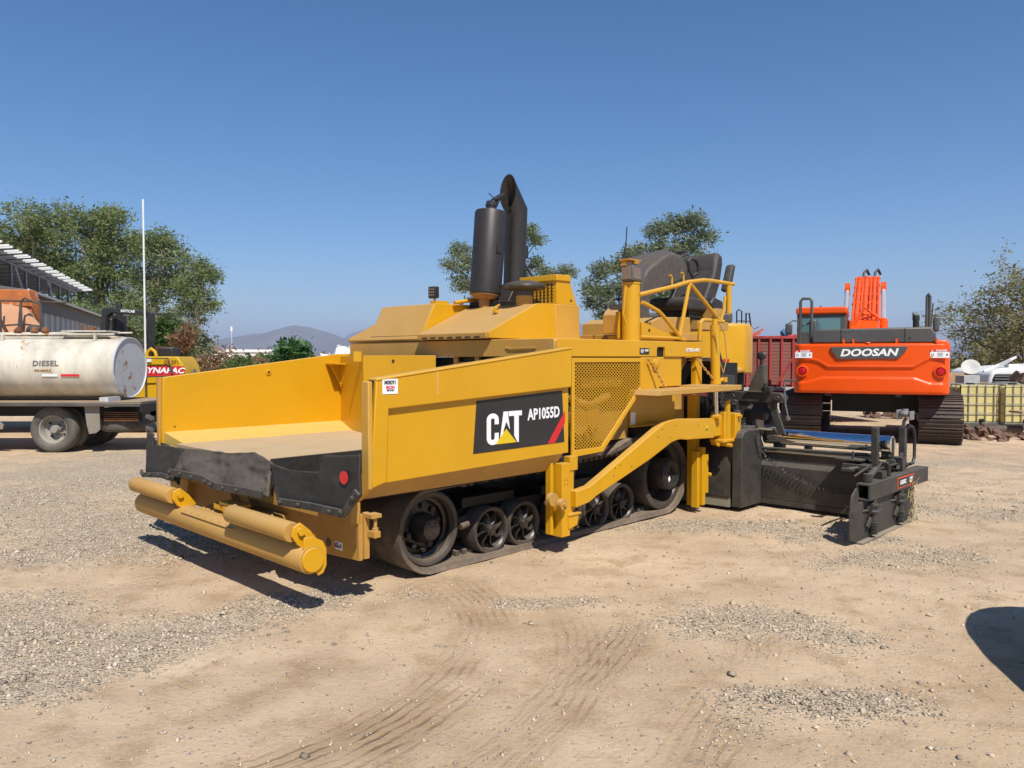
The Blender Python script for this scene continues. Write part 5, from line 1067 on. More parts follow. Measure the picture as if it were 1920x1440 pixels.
# crawler tracks made of single shoes
sh = G(); sh.box(-.375, .375, -.092, .092, 0, .022)
for y in (-.078, .0, .078): sh.box(-.375, .375, y-.009, y+.009, .022, .048)
shm = sh.mesh('track_shoe', SHOE, 0)
hol = G()
for x in (-.05, .05): hol.box(x-.03, x+.03, -.05, -.035, .0225, .0232)
for side, xc in (('l', -1.24), ('r', 1.25)):
    xc = xc
    tr = E_(G().box(xc-.25, xc+.22, 1.2, 4.2, .22, .62), 'track_frame', DK, bevel=.03)
    E_(G().cyl((xc-.1, .98+.1, .47), (xc+.1, .98+.1, .47), .38, n=24).cyl((xc-.1, 4.3, .47), (xc+.1, 4.3, .47), .38, n=24), 'sprocket', DK, tr)
    r_t = .44; yA, yB, zc_ = 1.0, 4.3, .47; Ltot = 2*(yB-yA)+2*math.pi*r_t; nsh = int(Ltot/.190)
    for i in range(nsh):
        s = (i+.3)*Ltot/nsh; h_ = math.pi*r_t
        if s < h_: a = math.pi*1.5 - s/r_t; y = yA+r_t*math.cos(a); z = zc_+r_t*math.sin(a); rot = a+math.pi/2
        elif s < h_+(yB-yA): y = yA+(s-h_); z = zc_+r_t; rot = math.pi
        elif s < 2*h_+(yB-yA): a = math.pi/2-(s-h_-(yB-yA))/r_t; y = yB+r_t*math.cos(a); z = zc_+r_t*math.sin(a); rot = a+math.pi/2
        else: y = yB-(s-2*h_-(yB-yA)); z = zc_-r_t; rot = 0
        nrm = {0: Vector((0, 0, -1)), math.pi: Vector((0, 0, 1))}.get(rot, Vector((0, math.cos(rot-math.pi/2), math.sin(rot-math.pi/2))))
        o = bpy.data.objects.new('track_shoe', shm); COL.objects.link(o); o.parent = EX
        xx = Vector((1, 0, 0)); zz = nrm; yy = zz.cross(xx)
        M = Matrix((xx, yy, zz)).transposed().to_4x4(); M.translation = Vector((xc, y, z)); o.matrix_local = M
        if i < 12 or i > nsh-2:
            q = bpy.data.objects.new('bolt_slot', bpy.data.meshes.get('bolt_slot') or hol.mesh('bolt_slot', BLK, 0)); COL.objects.link(q); q.parent = o
E_(G().box(-.7, 1.1, 1.4, 3.8, .55, .95).lathe([(.6, 0), (.6, .12)], (.2, 2.4, .9), (0, 0, 1), 24), 'carbody', DK)
E_(G().box(-.8, -.7, .7, .9, .90, .97).box(.48, .58, .7, .9, .9, .97), 'under_step', GRY)

# ---------------------------------------------------------------- second yellow excavator mostly behind the paver
E2 = thing('excavator', 'older yellow crawler excavator with rounded tail, mostly hidden behind the paver seat', 'excavator', (3.0, 12.65, 0), R(-14))
g = G(); V = []; n = 24
cwp = [(-1.2, .1), (-1.0, -.05), (0, -.16), (.55, -.10), (.78, .05), (.90, .30), (.92, 1.6), (-1.2, 1.6)]
c2 = g.prism(cwp, 1.42, 2.22, 'z').build('counterweight', Y, E2, bevel=.05, segs=4)
G().prism([(-1.2, 1.36), (.2, 1.36), (.75, 1.42), (.75, 1.5), (-1.2, 1.5)], -.05, 1.5).build('belly', YD, E2, bevel=.03)
G().prism([(.78, .08), (.93, .30), (.95, 1.5), (.80, 1.5)], 1.40, 2.17, 'z').build('side_door', YD, E2, bevel=.03)
G().prism([(.45, -.12), (.55, -.105), (.55, -.125), (.45, -.14)], 1.60, 1.64, 'z').build('tail_light', RED, E2)
G().box(-1.0, .60, .1, 1.3, 2.22, 2.42).build('engine_hood', GRY, E2, bevel=.06, segs=4)
G().box(.12, .3, .08, .1, 2.26, 2.32).build('hood_handle', BLK, E2)
g = G(); g.tube([(.68, .5, 2.2), (.68, .5, 2.44), (.71, .5, 2.47), (.76, .5, 2.44), (.76, .5, 2.1)], .012, 6).tube([(.84, .7, 2.15), (.84, .7, 2.42), (.89, .7, 2.42), (.92, .7, 2.2), (.94, .7, 1.9)], .012, 6).tube([(.68, .5, 2.28), (.92, .7, 2.28)], .009, 6).tube([(.92, .7, 2.2), (.98, .7, 2.15), (1.05, .7, 2.19)], .007, 5)
g.build('handrail', BK, E2)
G().box(-1.1, .8, .3, 1.6, 1.1, 1.42).build('turntable', DK, E2, bevel=.03)
yy0 = .2
for xc in (.62, -.9):
    fr = G().box(xc-.15, xc+.15, .4, 3.2, .2, .7).build('track_frame', DK, E2)
    for i in range(26):
        o = bpy.data.objects.new('track_shoe', shm); COL.objects.link(o); o.parent = E2
        Lt = 2*2.9+2*math.pi*.42; s = (i+.4)*Lt/26*1.0; h_ = math.pi*.42
        if s < h_: a = math.pi*1.5-s/.42; p = Vector((xc, .45+.42*math.cos(a), .48+.42*math.sin(a))); nn = Vector((0, math.cos(a), math.sin(a)))
        elif s < h_+2.9: p = Vector((xc, .45+s-h_, .9)); nn = Vector((0, 0, 1))
        elif s < 2*h_+2.9: a = math.pi/2-(s-h_-2.9)/.42; p = Vector((xc, 3.35+.42*math.cos(a), .48+.42*math.sin(a))); nn = Vector((0, math.cos(a), math.sin(a)))
        else: p = Vector((xc, 3.35-(s-2*h_-2.9), .06)); nn = Vector((0, 0, -1))
        xx = Vector((1, 0, 0)); M = Matrix((xx*.75, nn.cross(xx), nn)).transposed().to_4x4(); M.translation = p; o.matrix_local = M

# ---------------------------------------------------------------- tanker truck on the left
TT = thing('tanker_truck', 'old white diesel tanker truck with rust streaks, tail end beside the hopper', 'truck', (-8.0, 13.9, 0))
def T(g, name, m, par=None, **k): return g.build(name, m, par or TT, **k)
tx = 1.03   # tank rear end, local x ; tank axis along x
def ell(cx, n=48, ry=.62, rz=.545, k=1): return [Vector((cx, .12+ry*k*math.cos(2*math.pi*i/n), 1.485+rz*k*math.sin(2*math.pi*i/n))) for i in range(n)]
rs = [ell(-6, 48), ell(-3, 48), ell(-1.2), ell(tx-.02), ell(tx)]; V = [v for r in rs for v in r]; F = [(i*48+j, i*48+(j+1) % 48, (i+1)*48+(j+1) % 48, (i+1)*48+j) for i in range(4) for j in range(48)]
tk = T(G().add(V, F), 'tank', TANKP, smooth=40)
rs = [ell(tx, k=1.012), ell(tx+.025, k=1.012), ell(tx+.03, k=.985), ell(tx+.005, k=.97), ell(tx+.012, k=.5)]; V = [v for r in rs for v in r]
T(G().add(V, [(i*48+j, i*48+(j+1) % 48, (i+1)*48+(j+1) % 48, (i+1)*48+j) for i in range(4) for j in range(48)] + [tuple(range(4*48, 5*48))]), 'tank_end', TANKE, tk)
def on_tank(z, k=1.0): c = (z-1.485)/.545; return .12-.62*math.sqrt(max(0, 1-c*c))
text('DIESEL', .125, mat('stencil_grey', (.16, .14, .13), .7), tk, (-.13, on_tank(1.56)-.004, 1.56), (1, 0, 0), (0, .16, 1), offset=.03, sx=1.12, depth=.003, spacing=1.1)
text('INFLAMABLE', .05, mat('faded_amber_letters', (.40, .22, .07), .7), tk, (-.18, on_tank(1.45)-.004, 1.44), (1, 0, 0), (0, 0, 1), offset=.03, depth=.003)
for x0, m_ in ((-2.35, RED), (-1.32, RED), (.13, RED), (-.20, WHT), (-.88-.75, WHT)):
    T(G().box(x0, x0+(.32 if m_ is RED else .27), on_tank(1.36)-.006, on_tank(1.36)+.02, 1.335, 1.375), 'reflector_strip', m_, tk, smooth=0)
T(G().box(-6, tx-.12, -.02, .26, 2.02, 2.045).tube([(-6, -.14, 2.08), (.9, -.14, 2.08)], .018, 6).tube([(-6, .3, 2.10), (1.0, .3, 2.12)], .018, 6).box(-1.1, -1.06, -.2, -.14, 1.92, 2.08).box(.55, .59, -.2, -.14, 1.9, 2.1).prism([(.0, 2.03), (.1, 2.10), (.62, 2.12), (.78, 2.03)], -.12, .3).box(-.05, .75, -.16, .35, 2.12, 2.15), 'tank_top_walkway', TANKP, tk, bevel=.004)
T(G().lathe([(.08, 0), (.08, .06), (.05, .08)], (.35, .1, 2.15), (0, 0, 1), 14), 'filler_cap', RUST, tk)
T(G().cyl((.15, .12, 2.15), (.15, .12, 2.26), .02), 'vent_pipe', RUST, tk)
g = G()
for x in (-1.05, -.75, -.55): g.lathe([(.05, 0), (.07, .05), (.03, .12)], (x, .2, 2.10), (.2, 0, 1), 8)
T(g, 'valves', RUST, tk)
T(G().prism([(-6, .92), (-2.1, .92), (-1.85, .98), (-1.25, .98), (-1.10, .90), (1.62, .88), (1.62, .82), (-1.15, .83), (-1.3, .91), (-1.8, .91), (-2.05, .85), (-6, .85)], -.72, -.66), 'bed_rail', mat('charcoal_paint', (.05, .052, .055), .5, dust=(.2, .5)), bevel=.006)
T(G().box(-6, 1.60, -.66, .95, .84, .90), 'bed', mat('dusty_bed', (.12, .10, .085), .8, dust=(.4, .5)))
T(G().box(-6, 1.55, -.2, .0, .62, .84).box(-6, 1.55, .5, .7, .62, .84).box(1.45, 1.55, -.5, .9, .5, .86).box(1.60, 1.66, -.7, .95, .72, .86), 'chassis_rail', DK)
T(G().box(.95, 1.02, -.62, -.2, .80, .98).box(.8, .95, -.5, -.3, .88, .97), 'tank_saddle', TANKE)
# expanded metal basket
g = G(); g.box(-3.4, -1.35, -.70, -.68, 1.18, 1.20)
for x in (-3.4, -2.5, -1.62): g.box(x, x+.02, -.70, -.68, .98, 1.2)
for i in range(52): g.bar((-3.4+i*.04, -.69, .95), (-3.4+i*.04+.10, -.69, 1.18), .004, .005); g.bar((-3.4+i*.04+.1, -.69, .95), (-3.4+i*.04, -.69, 1.18), .004, .005)
T(g, 'mesh_basket', RAIL, smooth=0)
T(G().lathe([(.0, 0), (.10, .02), (.135, .09), (.12, .16), (.06, .21), (.0, .22)], (-1.15, -.62, .97), (0, 0, 1), 16, caps=False), 'canvas_bucket', mat('canvas', (.34, .30, .22), .9, vary=.2, patches=(.55, .48, .1), pscale=9, plevel=.6))
def wheel(x, y, lab=None, first=None):
    if first: c = copy_tree(first, TT); c.location = (x, y, .41); return c
    w = T(G().lathe([(.235, .06), (.27, .02), (.34, .0), (.385, .015), (.405, .05), (.41, .12), (.405, .19), (.385, .225), (.34, .24), (.24, .2)], (0, 0, 0), (0, 1, 0), 48, caps=False), 'wheel', TYR, smooth=60)
    w.location = (x, y, .41)
    T(G().lathe([(.24, .055), (.25, .03), (.235, .035), (.22, .07), (.205, .16), (.20, .20)], (0, 0, 0), (0, 1, 0), 40, caps=False), 'rim', RIM, w)
    T(G().lathe([(.205, .15), (.15, .185), (.11, .18), (.095, .19), (.0, .19)], (0, 0, 0), (0, 1, 0), 32, caps=False), 'disc', RIM, w)
    T(G().lathe([(.06, .05), (.075, .07), (.08, .19)], (0, 0, 0), (0, 1, 0), 12), 'hub', RIM, w)
    g = G()
    for k in range(6): a = k*math.pi/3+.3; g.cyl((.105*math.cos(a), .13, .105*math.sin(a)), (.105*math.cos(a), .19, .105*math.sin(a)), .013, n=6)
    T(g, 'wheel_nuts', RIM, w); g = G()
    for k in range(4): a = k*math.pi/2+.9; g.lathe([(.028, 0), (.028, .004)], (.165*math.cos(a), .165, .165*math.sin(a)), (0, -1, 0), 10)
    T(g, 'hand_holes', BLK, w); return w
w0 = wheel(0, -.56); wheel(0, -.28, first=w0); wheel(0, .55, first=w0); wheel(0, .83, first=w0)
T(G().cyl((0, -.5, .41), (0, 1.0, .41), .07).lathe([(.06, -.3), (.2, -.1), (.2, .1), (.06, .3)], (0, .3, .41), (0, 1, 0), 16), 'axle', DK)
T(G().box(1.15, 1.5, .2, .7, .42, .62) if False else G().lathe([(.24, .02), (.36, 0), (.405, .05), (.405, .19), (.36, .24), (.24, .22)], (1.05, -.1, .60), (0, 0, -1), 36), 'spare_wheel', TYR, smooth=60)
FL = mat('dusty_flap', (.20, .17, .14), .9, dust=(.6, .4), dustcol=(.36, .30, .24))
T(G().prism([(-1.28, .84), (-1.20, .84), (-.80, .50), (-.82, .42), (-1.10, .46), (-1.2, .62)], -.62, -.60), 'mudflap', FL)
T(G().prism([(.60, .84), (.86, .84), (.87, .42), (.80, .36), (.68, .34), (.64, .50)], -.62, -.605), 'mudflap', FL)
T(G().cyl((-1.9, -.5, .45), (-1.9, .2, .45), .14).box(-3.2, -1.6, -.5, .3, .55, .82).cyl((-2.4, -.4, .38), (-1.5, -.4, .38), .05), 'underbody', RUST)
g = G(); 
for i in range(5): g.box(.9+i*.0, 1.5, -.55, -.5, .70-i*.035, .715-i*.035)
T(g, 'leaf_spring', RUST)
# front part of the truck (outside the picture, plain)
T(G().box(-7.6, -6.2, -.7, .95, .8, 2.3), 'truck_cab', WHT, bevel=.08)
w1 = wheel(-6.9, -.60, first=w0); wheel(-6.9, .75, first=w0)

# old machine parked behind the tank
OM = thing('old_machine', 'faded orange road machine with rusty guard rails behind the tank at the left edge', 'machine', (-10.9, 16.8, 0))
def O_(g, name, m, par=None, **k): return g.build(name, m, par or OM, **k)
O_(G().prism([(-2.5, 1.5), (-2.5, 3.25), (-.02, 3.2), (.06, 2.9), (.06, 1.5)], .6, .95), 'rusty_body', RPT, bevel=.02)
O_(G().prism([(-2.5, 1.5), (-2.5, 2.95), (-.60, 2.90), (-.2, 2.2), (-.2, 1.5)], -.1, .6), 'side_panel', PCH, bevel=.02)
O_(G().add([(-.35, -.1, 2.88), (.40, -.12, 2.74), (.92, -.25, 2.15), (.1, -.25, 2.2), (-.35, .0, 2.84), (.40, -.02, 2.70), (.92, -.15, 2.11), (.1, -.15, 2.16)], [(0, 1, 2, 3), (7, 6, 5, 4), (0, 4, 5, 1), (1, 5, 6, 2), (2, 6, 7, 3), (3, 7, 4, 0)]), 'tilted_panel', mat('faded_salmon_paint', (.66, .34, .18), .65, vary=.1))
O_(G().prism([(-2.5, 2.15), (-1.2, 2.17), (-.25, 2.05), (-.3, 1.98), (-2.5, 2.05)], -.6, -.1), 'lower_shelf', PCH)
O_(G().box(-2.5, .9, -.3, 1.8, .7, 2.0), 'body', RUST)
g = G()
for (x, z0, z1) in ((-1.20, 2.1, 3.42), (-.62, 2.1, 3.05), (.02, 2.0, 2.85), (.46, 2.0, 2.88), (.88, 2.0, 2.80), (-2.0, 2.1, 3.42)): g.tube([(x, -.4, z0), (x, -.4, z1)], .024, 6)
g.tube([(-2.5, -.4, 3.25), (-1.5, -.4, 3.22), (-.9, -.4, 3.1), (-.62, -.4, 3.05)], .022, 6).tube([(-2.5, -.4, 2.72), (-1.2, -.4, 2.65), (-.62, -.4, 2.58)], .022, 6).tube([(.40, -.4, 2.3), (.46, -.4, 2.86), (.54, -.4, 2.93), (.88, -.4, 2.80)], .022, 6).tube([(.1, -.4, 2.35), (.5, -.4, 2.38), (.88, -.4, 2.33)], .02, 6).tube([(-1.6, .5, 2.98), (.9, .5, 2.90)], .022, 6)
O_(g, 'guard_rail', RAIL)
for x in (-.72, .75):
    O_(G().lathe([(.06, .1), (.13, .06), (.14, -.03), (.10, -.06)], (x, -.45, 2.22), (.2, -.8, .3), 14).cyl((x+.1, -.4, 2.0), (x+.1, -.4, 2.15), .07), 'lamp', BK)
O_(G().tube([(-.85, -.42, 2.3), (-.8, -.45, 2.52), (-.5, -.45, 2.42), (-.62, -.42, 2.2)], .02, 6), 'lamp_guard', RAIL)
O_(G().cyl((1.93, .8, 1.9), (1.93, .8, 2.62), .16, n=18).cyl((1.93, .8, 2.6), (1.93, .8, 2.85), .075, n=12), 'exhaust_stack', BK)
O_(G().box(.9, 2.6, -.3, 1.8, .7, 1.95), 'rear_body', RUST)

# small pneumatic roller beside the tank
RL = thing('road_roller', 'yellow road roller with red stripe and black roll bar, between the tank and the hopper', 'roller', (-8.24, 17.2, 0))
def L_(g, name, m, par=None, **k): return g.build(name, m, par or RL, **k)
bd = L_(G().prism([(-1.0, .5), (-1.0, 1.70), (.98, 1.69), (1.10, 1.50), (1.17, 1.18), (1.17, .5)], -.5, .35), 'body', DYN, bevel=.02)
L_(G().prism([(-.9, 1.29), (-.9, 1.50), (1.115, 1.48), (1.155, 1.26)], -.512, -.498), 'red_stripe', RED, bd, smooth=0)
text('DYNAPAC', .165, WH, bd, (.64, -.516, 1.385), (1, 0, -.01), (0, 0, 1), offset=.035, shear=.25, sx=1.25, depth=.002)
text('CP 271', .10, mat('brown_print', (.30, .13, .02), .6), bd, (.85, -.516, 1.57), (1, 0, 0), (0, 0, 1), offset=.02, sx=1.1, depth=.002)
L_(G().tube([(.22, -.3, 1.70), (.24, -.3, 1.80), (.32, -.3, 1.86), (.40, -.3, 1.80), (.43, -.3, 1.70)], .035, 8), 'lifting_eye', DYN, bd)
L_(G().box(.22, .42, -.53, -.5, 1.57, 1.64), 'latch_plate', WHT, bd)
L_(G().prism([(-1.0, .25), (-1.0, .8), (.2, .8), (.4, .25)], -.45, .75), 'lower_body', DYN)
for x in (-.6, .75): L_(G().lathe([(.25, .02), (.36, 0), (.4, .05), (.4, 1.1), (.36, 1.15), (.25, 1.13)], (x, -.42, .40), (0, 1, 0), 32), 'tyre', TYR)
rp = L_(G().prism([(-.95, 1.6), (-.86, 2.72), (-.80, 2.78), (.20, 2.70), (.25, 2.64), (.22, 1.6), (.12, 1.6), (.14, 2.54), (.06, 2.59), (-.66, 2.66), (-.76, 2.58), (-.84, 1.6)], -.1, .08), 'roll_bar', BK, bevel=.01)
text('SAFTCAB', .075, WH, rp, (-.28, -.105, 2.695), (1, 0, -.06), (.06, 0, 1), offset=.03, depth=.002)
L_(G().box(.28, .62, .1, .5, 1.6, 1.90), 'seat_box', BK, bevel=.03)
L_(G().lathe([(.06, 0), (.10, .03), (.10, .06), (.05, .08)], (1.17, -.2, 1.32), (1, 0, 0), 14), 'head_lamp', GLS)
L_(G().tube([(.34, -.62, .6), (.34, -.62, 1.65), (.82, -.62, 1.65), (.94, -.62, 1.32)], .018, 6).tube([(.34, -.62, 1.25), (.9, -.62, 1.27)], .014, 6), 'handrail', RAIL)
pole = G().cyl((-8.12, 17.05, 0), (-8.12, 17.05, 5.15), .022, .020, 8).build('antenna_pole', WHT)
tag(pole, 'tall thin white pole standing up against the trees beside the tank', 'pole')
# ---------------------------------------------------------------- trees
def leaves(name, C, size, m, parent, seed, per=60, spread=.5, droop=.35, asp=.42):
    """leaf-sized faces spread round the twig ends C (n,3); spread may be per-centre"""
    r = np.random.default_rng(seed); C = np.asarray(C, float); n = len(C)*per
    P = np.repeat(C, per, 0) + r.normal(0, 1, (n, 3))*spread*np.array([1, 1, .75])
    d = r.normal(0, 1, (n, 3)); d[:, 2] = d[:, 2]*.6 - droop; d /= np.linalg.norm(d, axis=1)[:, None]
    u = np.cross(d, r.normal(0, 1, (n, 3))); u /= np.linalg.norm(u, axis=1)[:, None]
    s = size*np.exp(r.normal(-.05, .38, n))[:, None]
    V = np.stack([P-d*s*.5, P+u*s*asp*.5, P+d*s*.5, P-u*s*asp*.5], 1).reshape(-1, 3)
    F = (np.arange(n)*4)[:, None]+np.arange(4)[None]
    return fast_mesh(name, V, F, m, parent)
def tree(name, label, base, trunk_h, blobs, leafm, seed, size=.3, per=46, clump=.5, density=1.0, group=None, r0=.35, bark=None, cat='tree', lean=(0, 0)):
    """blobs: (x, y, z, radius) crown masses relative to base; twigs grow from the trunk to clumps inside each mass"""
    rr = random.Random(seed); t = thing(name, label, cat, base, 0, group); g = G()
    top = Vector((lean[0], lean[1], trunk_h)); g.tube([(0, 0, -.3), (lean[0]*.3+rr.uniform(-.2, .2), lean[1]*.3, trunk_h*.4), tuple(top)], r0, 9, r1=r0*.55)
    C = []
    for bx_, by_, bz_, br in blobs:
        c = Vector((bx_, by_, bz_)); mid = top.lerp(c, .5)+Vector((rr.uniform(-.5, .5), rr.uniform(-.5, .5), rr.uniform(-.6, .2)))*br*.4
        g.tube([tuple(top-Vector((0, 0, rr.uniform(0, .25)*trunk_h))), tuple(mid), tuple(c)], r0*.38, 6, r1=r0*.14)
        k = max(6, int(12*density*(br/clump)**1.8))
        for i in range(k):
            d = Vector((rr.gauss(0, 1), rr.gauss(0, 1), rr.gauss(0, 1))).normalized(); q = c+Vector((d.x, d.y, d.z*.8))*br*rr.uniform(.45, 1.05)**.7
            C.append(tuple(q))
            if i % 2 == 0 or k < 12: g.tube([tuple(c.lerp(q, .05)), tuple(c.lerp(q, .5)+Vector((0, 0, -.12*br))), tuple(q)], r0*.10, 4, r1=r0*.03)
    g.build('trunk', bark or BARK, t)
    leaves('crown', C, size*.60, leafm, t, seed, int(per*2.6), clump*.38)
    return t
def px_tree(name, label, bx, d, blobs_px, leafm, seed, trunk_py=None, **k):
    b = at(bx, 672, d); base = (b.x, d, 0); rr = random.Random(seed*7); bl = []
    for (x, y, r) in blobs_px:
        q = at(x, y, d); R_ = r/1442*d; bl.append((q.x-b.x, rr.uniform(-.8, .8)*R_*1.3, q.z, R_))
    zt = at(0, trunk_py, d).z if trunk_py else min(q[2] for q in bl)*.75
    return tree(name, label, base, zt, bl, leafm, seed, **k)
GL = 'tall trees behind the sheds'
px_tree('eucalyptus_tree', 'leftmost tall dense green tree rising above the open truss roof', 70, 62, [(20, 450, 38), (75, 415, 36), (60, 465, 42), (110, 440, 40), (-20, 500, 50), (30, 510, 40), (90, 500, 40), (130, 510, 30), (-40, 450, 40)], LF_A, 21, 500, size=.36, per=60, clump=1.25, r0=.4, group=GL)
px_tree('eucalyptus_tree', 'tall green tree with the highest crown just left of the thin white pole', 190, 66, [(150, 415, 32), (190, 410, 30), (225, 425, 34), (160, 465, 42), (205, 470, 42), (180, 525, 45), (235, 515, 38), (140, 550, 40), (215, 570, 36), (245, 465, 28)], LF_A, 22, 520, size=.36, per=60, clump=1.25, r0=.45, group=GL)
px_tree('eucalyptus_tree', 'green tree standing directly behind the thin white pole', 290, 64, [(275, 465, 28), (290, 450, 24), (315, 475, 32), (270, 520, 36), (310, 535, 38), (280, 580, 36), (330, 470, 22), (340, 500, 22)], LF_A, 23, 530, size=.36, per=56, clump=1.2, r0=.4, group=GL)
px_tree('eucalyptus_tree', 'outermost tree of the left cluster with open lopsided crown and bare trunk', 371, 60, [(352, 535, 24), (382, 510, 20), (400, 515, 13), (385, 555, 20), (398, 580, 15), (360, 590, 22), (345, 565, 20), (372, 495, 12)], LF_A, 24, 560, size=.32, per=50, clump=1.0, r0=.28, group=GL)
px_tree('eucalyptus_tree', 'lower shadowy tree filling the gap under the pole tree', 250, 55, [(150, 590, 34), (200, 610, 30), (245, 610, 34), (290, 625, 30), (330, 620, 26)], LF_A, 25, 640, size=.3, per=60, clump=1.1, r0=.3, group=GL)
GM = 'pale airy trees behind the paver'
px_tree('eucalyptus_tree', 'airy grey-green tree showing behind the muffler and tall black pipe', 935, 48, [(862, 468, 18), (848, 500, 13), (875, 495, 17), (860, 530, 14), (880, 540, 12), (990, 440, 16), (1005, 455, 11), (1005, 498, 15), (985, 520, 13), (1060, 512, 15), (1040, 525, 14), (1025, 515, 12), (900, 560, 14), (925, 480, 16)], LF_B, 31, 560, size=.25, per=44, clump=.62, r0=.22, group=GM)
px_tree('eucalyptus_tree', 'airy grey-green tree just left of the paver operator seat', 1165, 46, [(1125, 510, 18), (1110, 540, 18), (1130, 560, 20), (1155, 500, 15), (1165, 540, 20), (1140, 590, 16), (1115, 570, 14), (1175, 480, 12), (1150, 600, 14)], LF_B, 32, 590, size=.25, per=50, clump=.62, r0=.22, group=GM)
px_tree('eucalyptus_tree', 'tallest airy grey-green tree, crown above the paver seat', 1262, 44, [(1235, 432, 20), (1270, 420, 22), (1305, 420, 20), (1330, 445, 16), (1290, 455, 22), (1240, 460, 20), (1205, 470, 16), (1260, 490, 22), (1310, 480, 18), (1220, 510, 18), (1280, 530, 22), (1240, 560, 20), (1275, 590, 18)], LF_B, 33, 590, size=.25, per=50, clump=.66, r0=.25, group=GM)
# thorny tree at the right edge
def thorn(name, label, base, seed, m):
    rr = random.Random(seed); t = thing(name, label, 'tree', base); g = G(); C = []
    def grow(p, d, L, r, depth):
        q = p; pts = [tuple(p)]; dd = d.copy()
        for i in range(4): dd = (dd+Vector((rr.gauss(0, .16), rr.gauss(0, .16), rr.gauss(0, .10)+(.05 if depth < 2 else -.02)))).normalized(); q = q+dd*L/4; pts.append(tuple(q))
        g.tube(pts, r, 5 if depth < 3 else 3, r1=r*.5)
        if depth >= 3:
            for s in (.35, .6, .85, 1): C.append(tuple(Vector(pts[0]).lerp(q, s)+Vector((rr.gauss(0, .05),)*3)))
        if depth < 4:
            for k in range((3, 3, 3, 2)[depth]):
                f = rr.uniform(.35, 1); s = Vector(pts[min(4, int(f*4)+0)]); nd = (dd+Vector((rr.gauss(0, .55), rr.gauss(0, .55), rr.gauss(0, .38)))).normalized(); grow(s, nd, L*rr.uniform(.55, .8), r*.5, depth+1)
    for k, (dx, dy, dz) in enumerate([(-.55, .1, .8), (-.85, -.2, .45), (-.3, .3, .95), (.3, -.2, .9), (.7, .2, .6), (-.9, .3, .22), (-.1, -.4, .9), (-.75, 0, .62), (-.95, -.1, .05), (-.45, -.3, .5)]):
        grow(Vector((0, 0, .9)), Vector((dx, dy, dz)).normalized(), 3.0*rr.uniform(.9, 1.1), .075, 0 if k < 8 else 1)
    g.tube([(0, 0, -.2), (.05, 0, .5), (0, 0, 1.2)], .16, 8, r1=.12); g.build('trunk', BARKD, t); leaves('crown', C, .085, m, t, seed, 10, .14, .1, .5); return t
thorn('thorn_tree', 'wide sparse thorny tree with fine yellow-green foliage at the right edge', (18.8, 25.5, 0), 41, LF_C)

# bushes and weeds
def bush(name, label, x, d, pxs, m, seed, size=.12, per=70, clump=.45, cat='bush', group=None, dens=1.0):
    b = at(x, 672, d); t = thing(name, label, cat, (b.x, d, 0), 0, group); rr = random.Random(seed); C = []; g = G()
    for (px, py, r) in pxs:
        c = at(px, py, d)-Vector((b.x, d, 0)); R_ = r/1442*d
        for i in range(max(4, int(9*dens*(R_/clump)**1.6))):
            q = c+Vector((rr.gauss(0, .5), rr.gauss(0, .6), rr.gauss(0, .45)))*R_; q.z = max(.1, q.z); C.append(tuple(q))
            if i % 2: g.tube([(q.x*.3, q.y*.3, 0), tuple(q*.6+Vector((0, 0, .1))), tuple(q)], .02, 4, r1=.006)
    g.build('stems', BARKD, t); leaves('foliage', C, size, m, t, seed, per, clump*.4); return t
bush('bush', 'low bright green bush between roller and dried vine', 320, 30, [(300, 625, 22), (290, 650, 22), (330, 650, 20), (310, 690, 30), (345, 670, 18)], LF_D, 51, size=.2)
bush('bush', 'tall bush overgrown with grey weeds right of the roll bar', 345, 33, [(320, 600, 20), (340, 620, 24), (370, 650, 24), (300, 610, 20), (350, 690, 34), (380, 690, 26)], LF_B, 52, size=.18)
bush('dead_vine', 'rust brown dried vine clump among the bushes', 355, 29, [(350, 628, 11), (358, 642, 12), (345, 650, 10), (340, 640, 8)], LF_E, 53, size=.14, per=60)
bush('dry_weeds', 'pale dry weeds along the heap behind the hopper', 430, 26, [(385, 672, 14), (405, 678, 13), (430, 682, 14), (460, 684, 12), (490, 684, 12), (375, 695, 20), (420, 700, 22), (480, 702, 24), (540, 700, 24)], LF_E, 54, size=.12, per=70)
bush('bush', 'small green weeds in front of the white warehouse', 460, 25, [(440, 683, 8), (452, 680, 7), (468, 684, 6)], LF_D, 55, size=.1)
bush('bush', 'leafy dark green shrub showing above the hopper wing beside the warehouse', 545, 22, [(548, 645, 12), (530, 658, 12), (562, 654, 11), (545, 665, 16), (522, 672, 10), (568, 668, 9), (548, 690, 20)], LF_F, 56, size=.14, per=60, clump=.35)
bush('dry_weeds', 'tuft of dry brush under the thorny tree', 1830, 26, [(1790, 700, 14), (1815, 695, 14), (1840, 690, 14), (1860, 685, 14), (1800, 720, 18), (1850, 710, 20), (1790, 685, 8)], LF_E, 57, size=.12)
bush('bush', 'olive bush low behind the satellite dish', 1850, 25, [(1800, 690, 9), (1850, 675, 14), (1880, 660, 18), (1905, 650, 20), (1900, 680, 18)], LF_C, 58, size=.1)
# distant scrub and dry grass on the plain
r8 = np.random.default_rng(8); n = 260; yd = r8.uniform(70, 400, n); xd = r8.uniform(-.75, .75, n)*yd
C = np.stack([xd, yd, r8.uniform(.3, 1.2, n)], 1); o = leaves('distant_scrub', C, .7, LF_C, None, 8, 40, .9); o['kind'] = 'stuff'; o['label'] = 'distant scrub dotted over the plain'
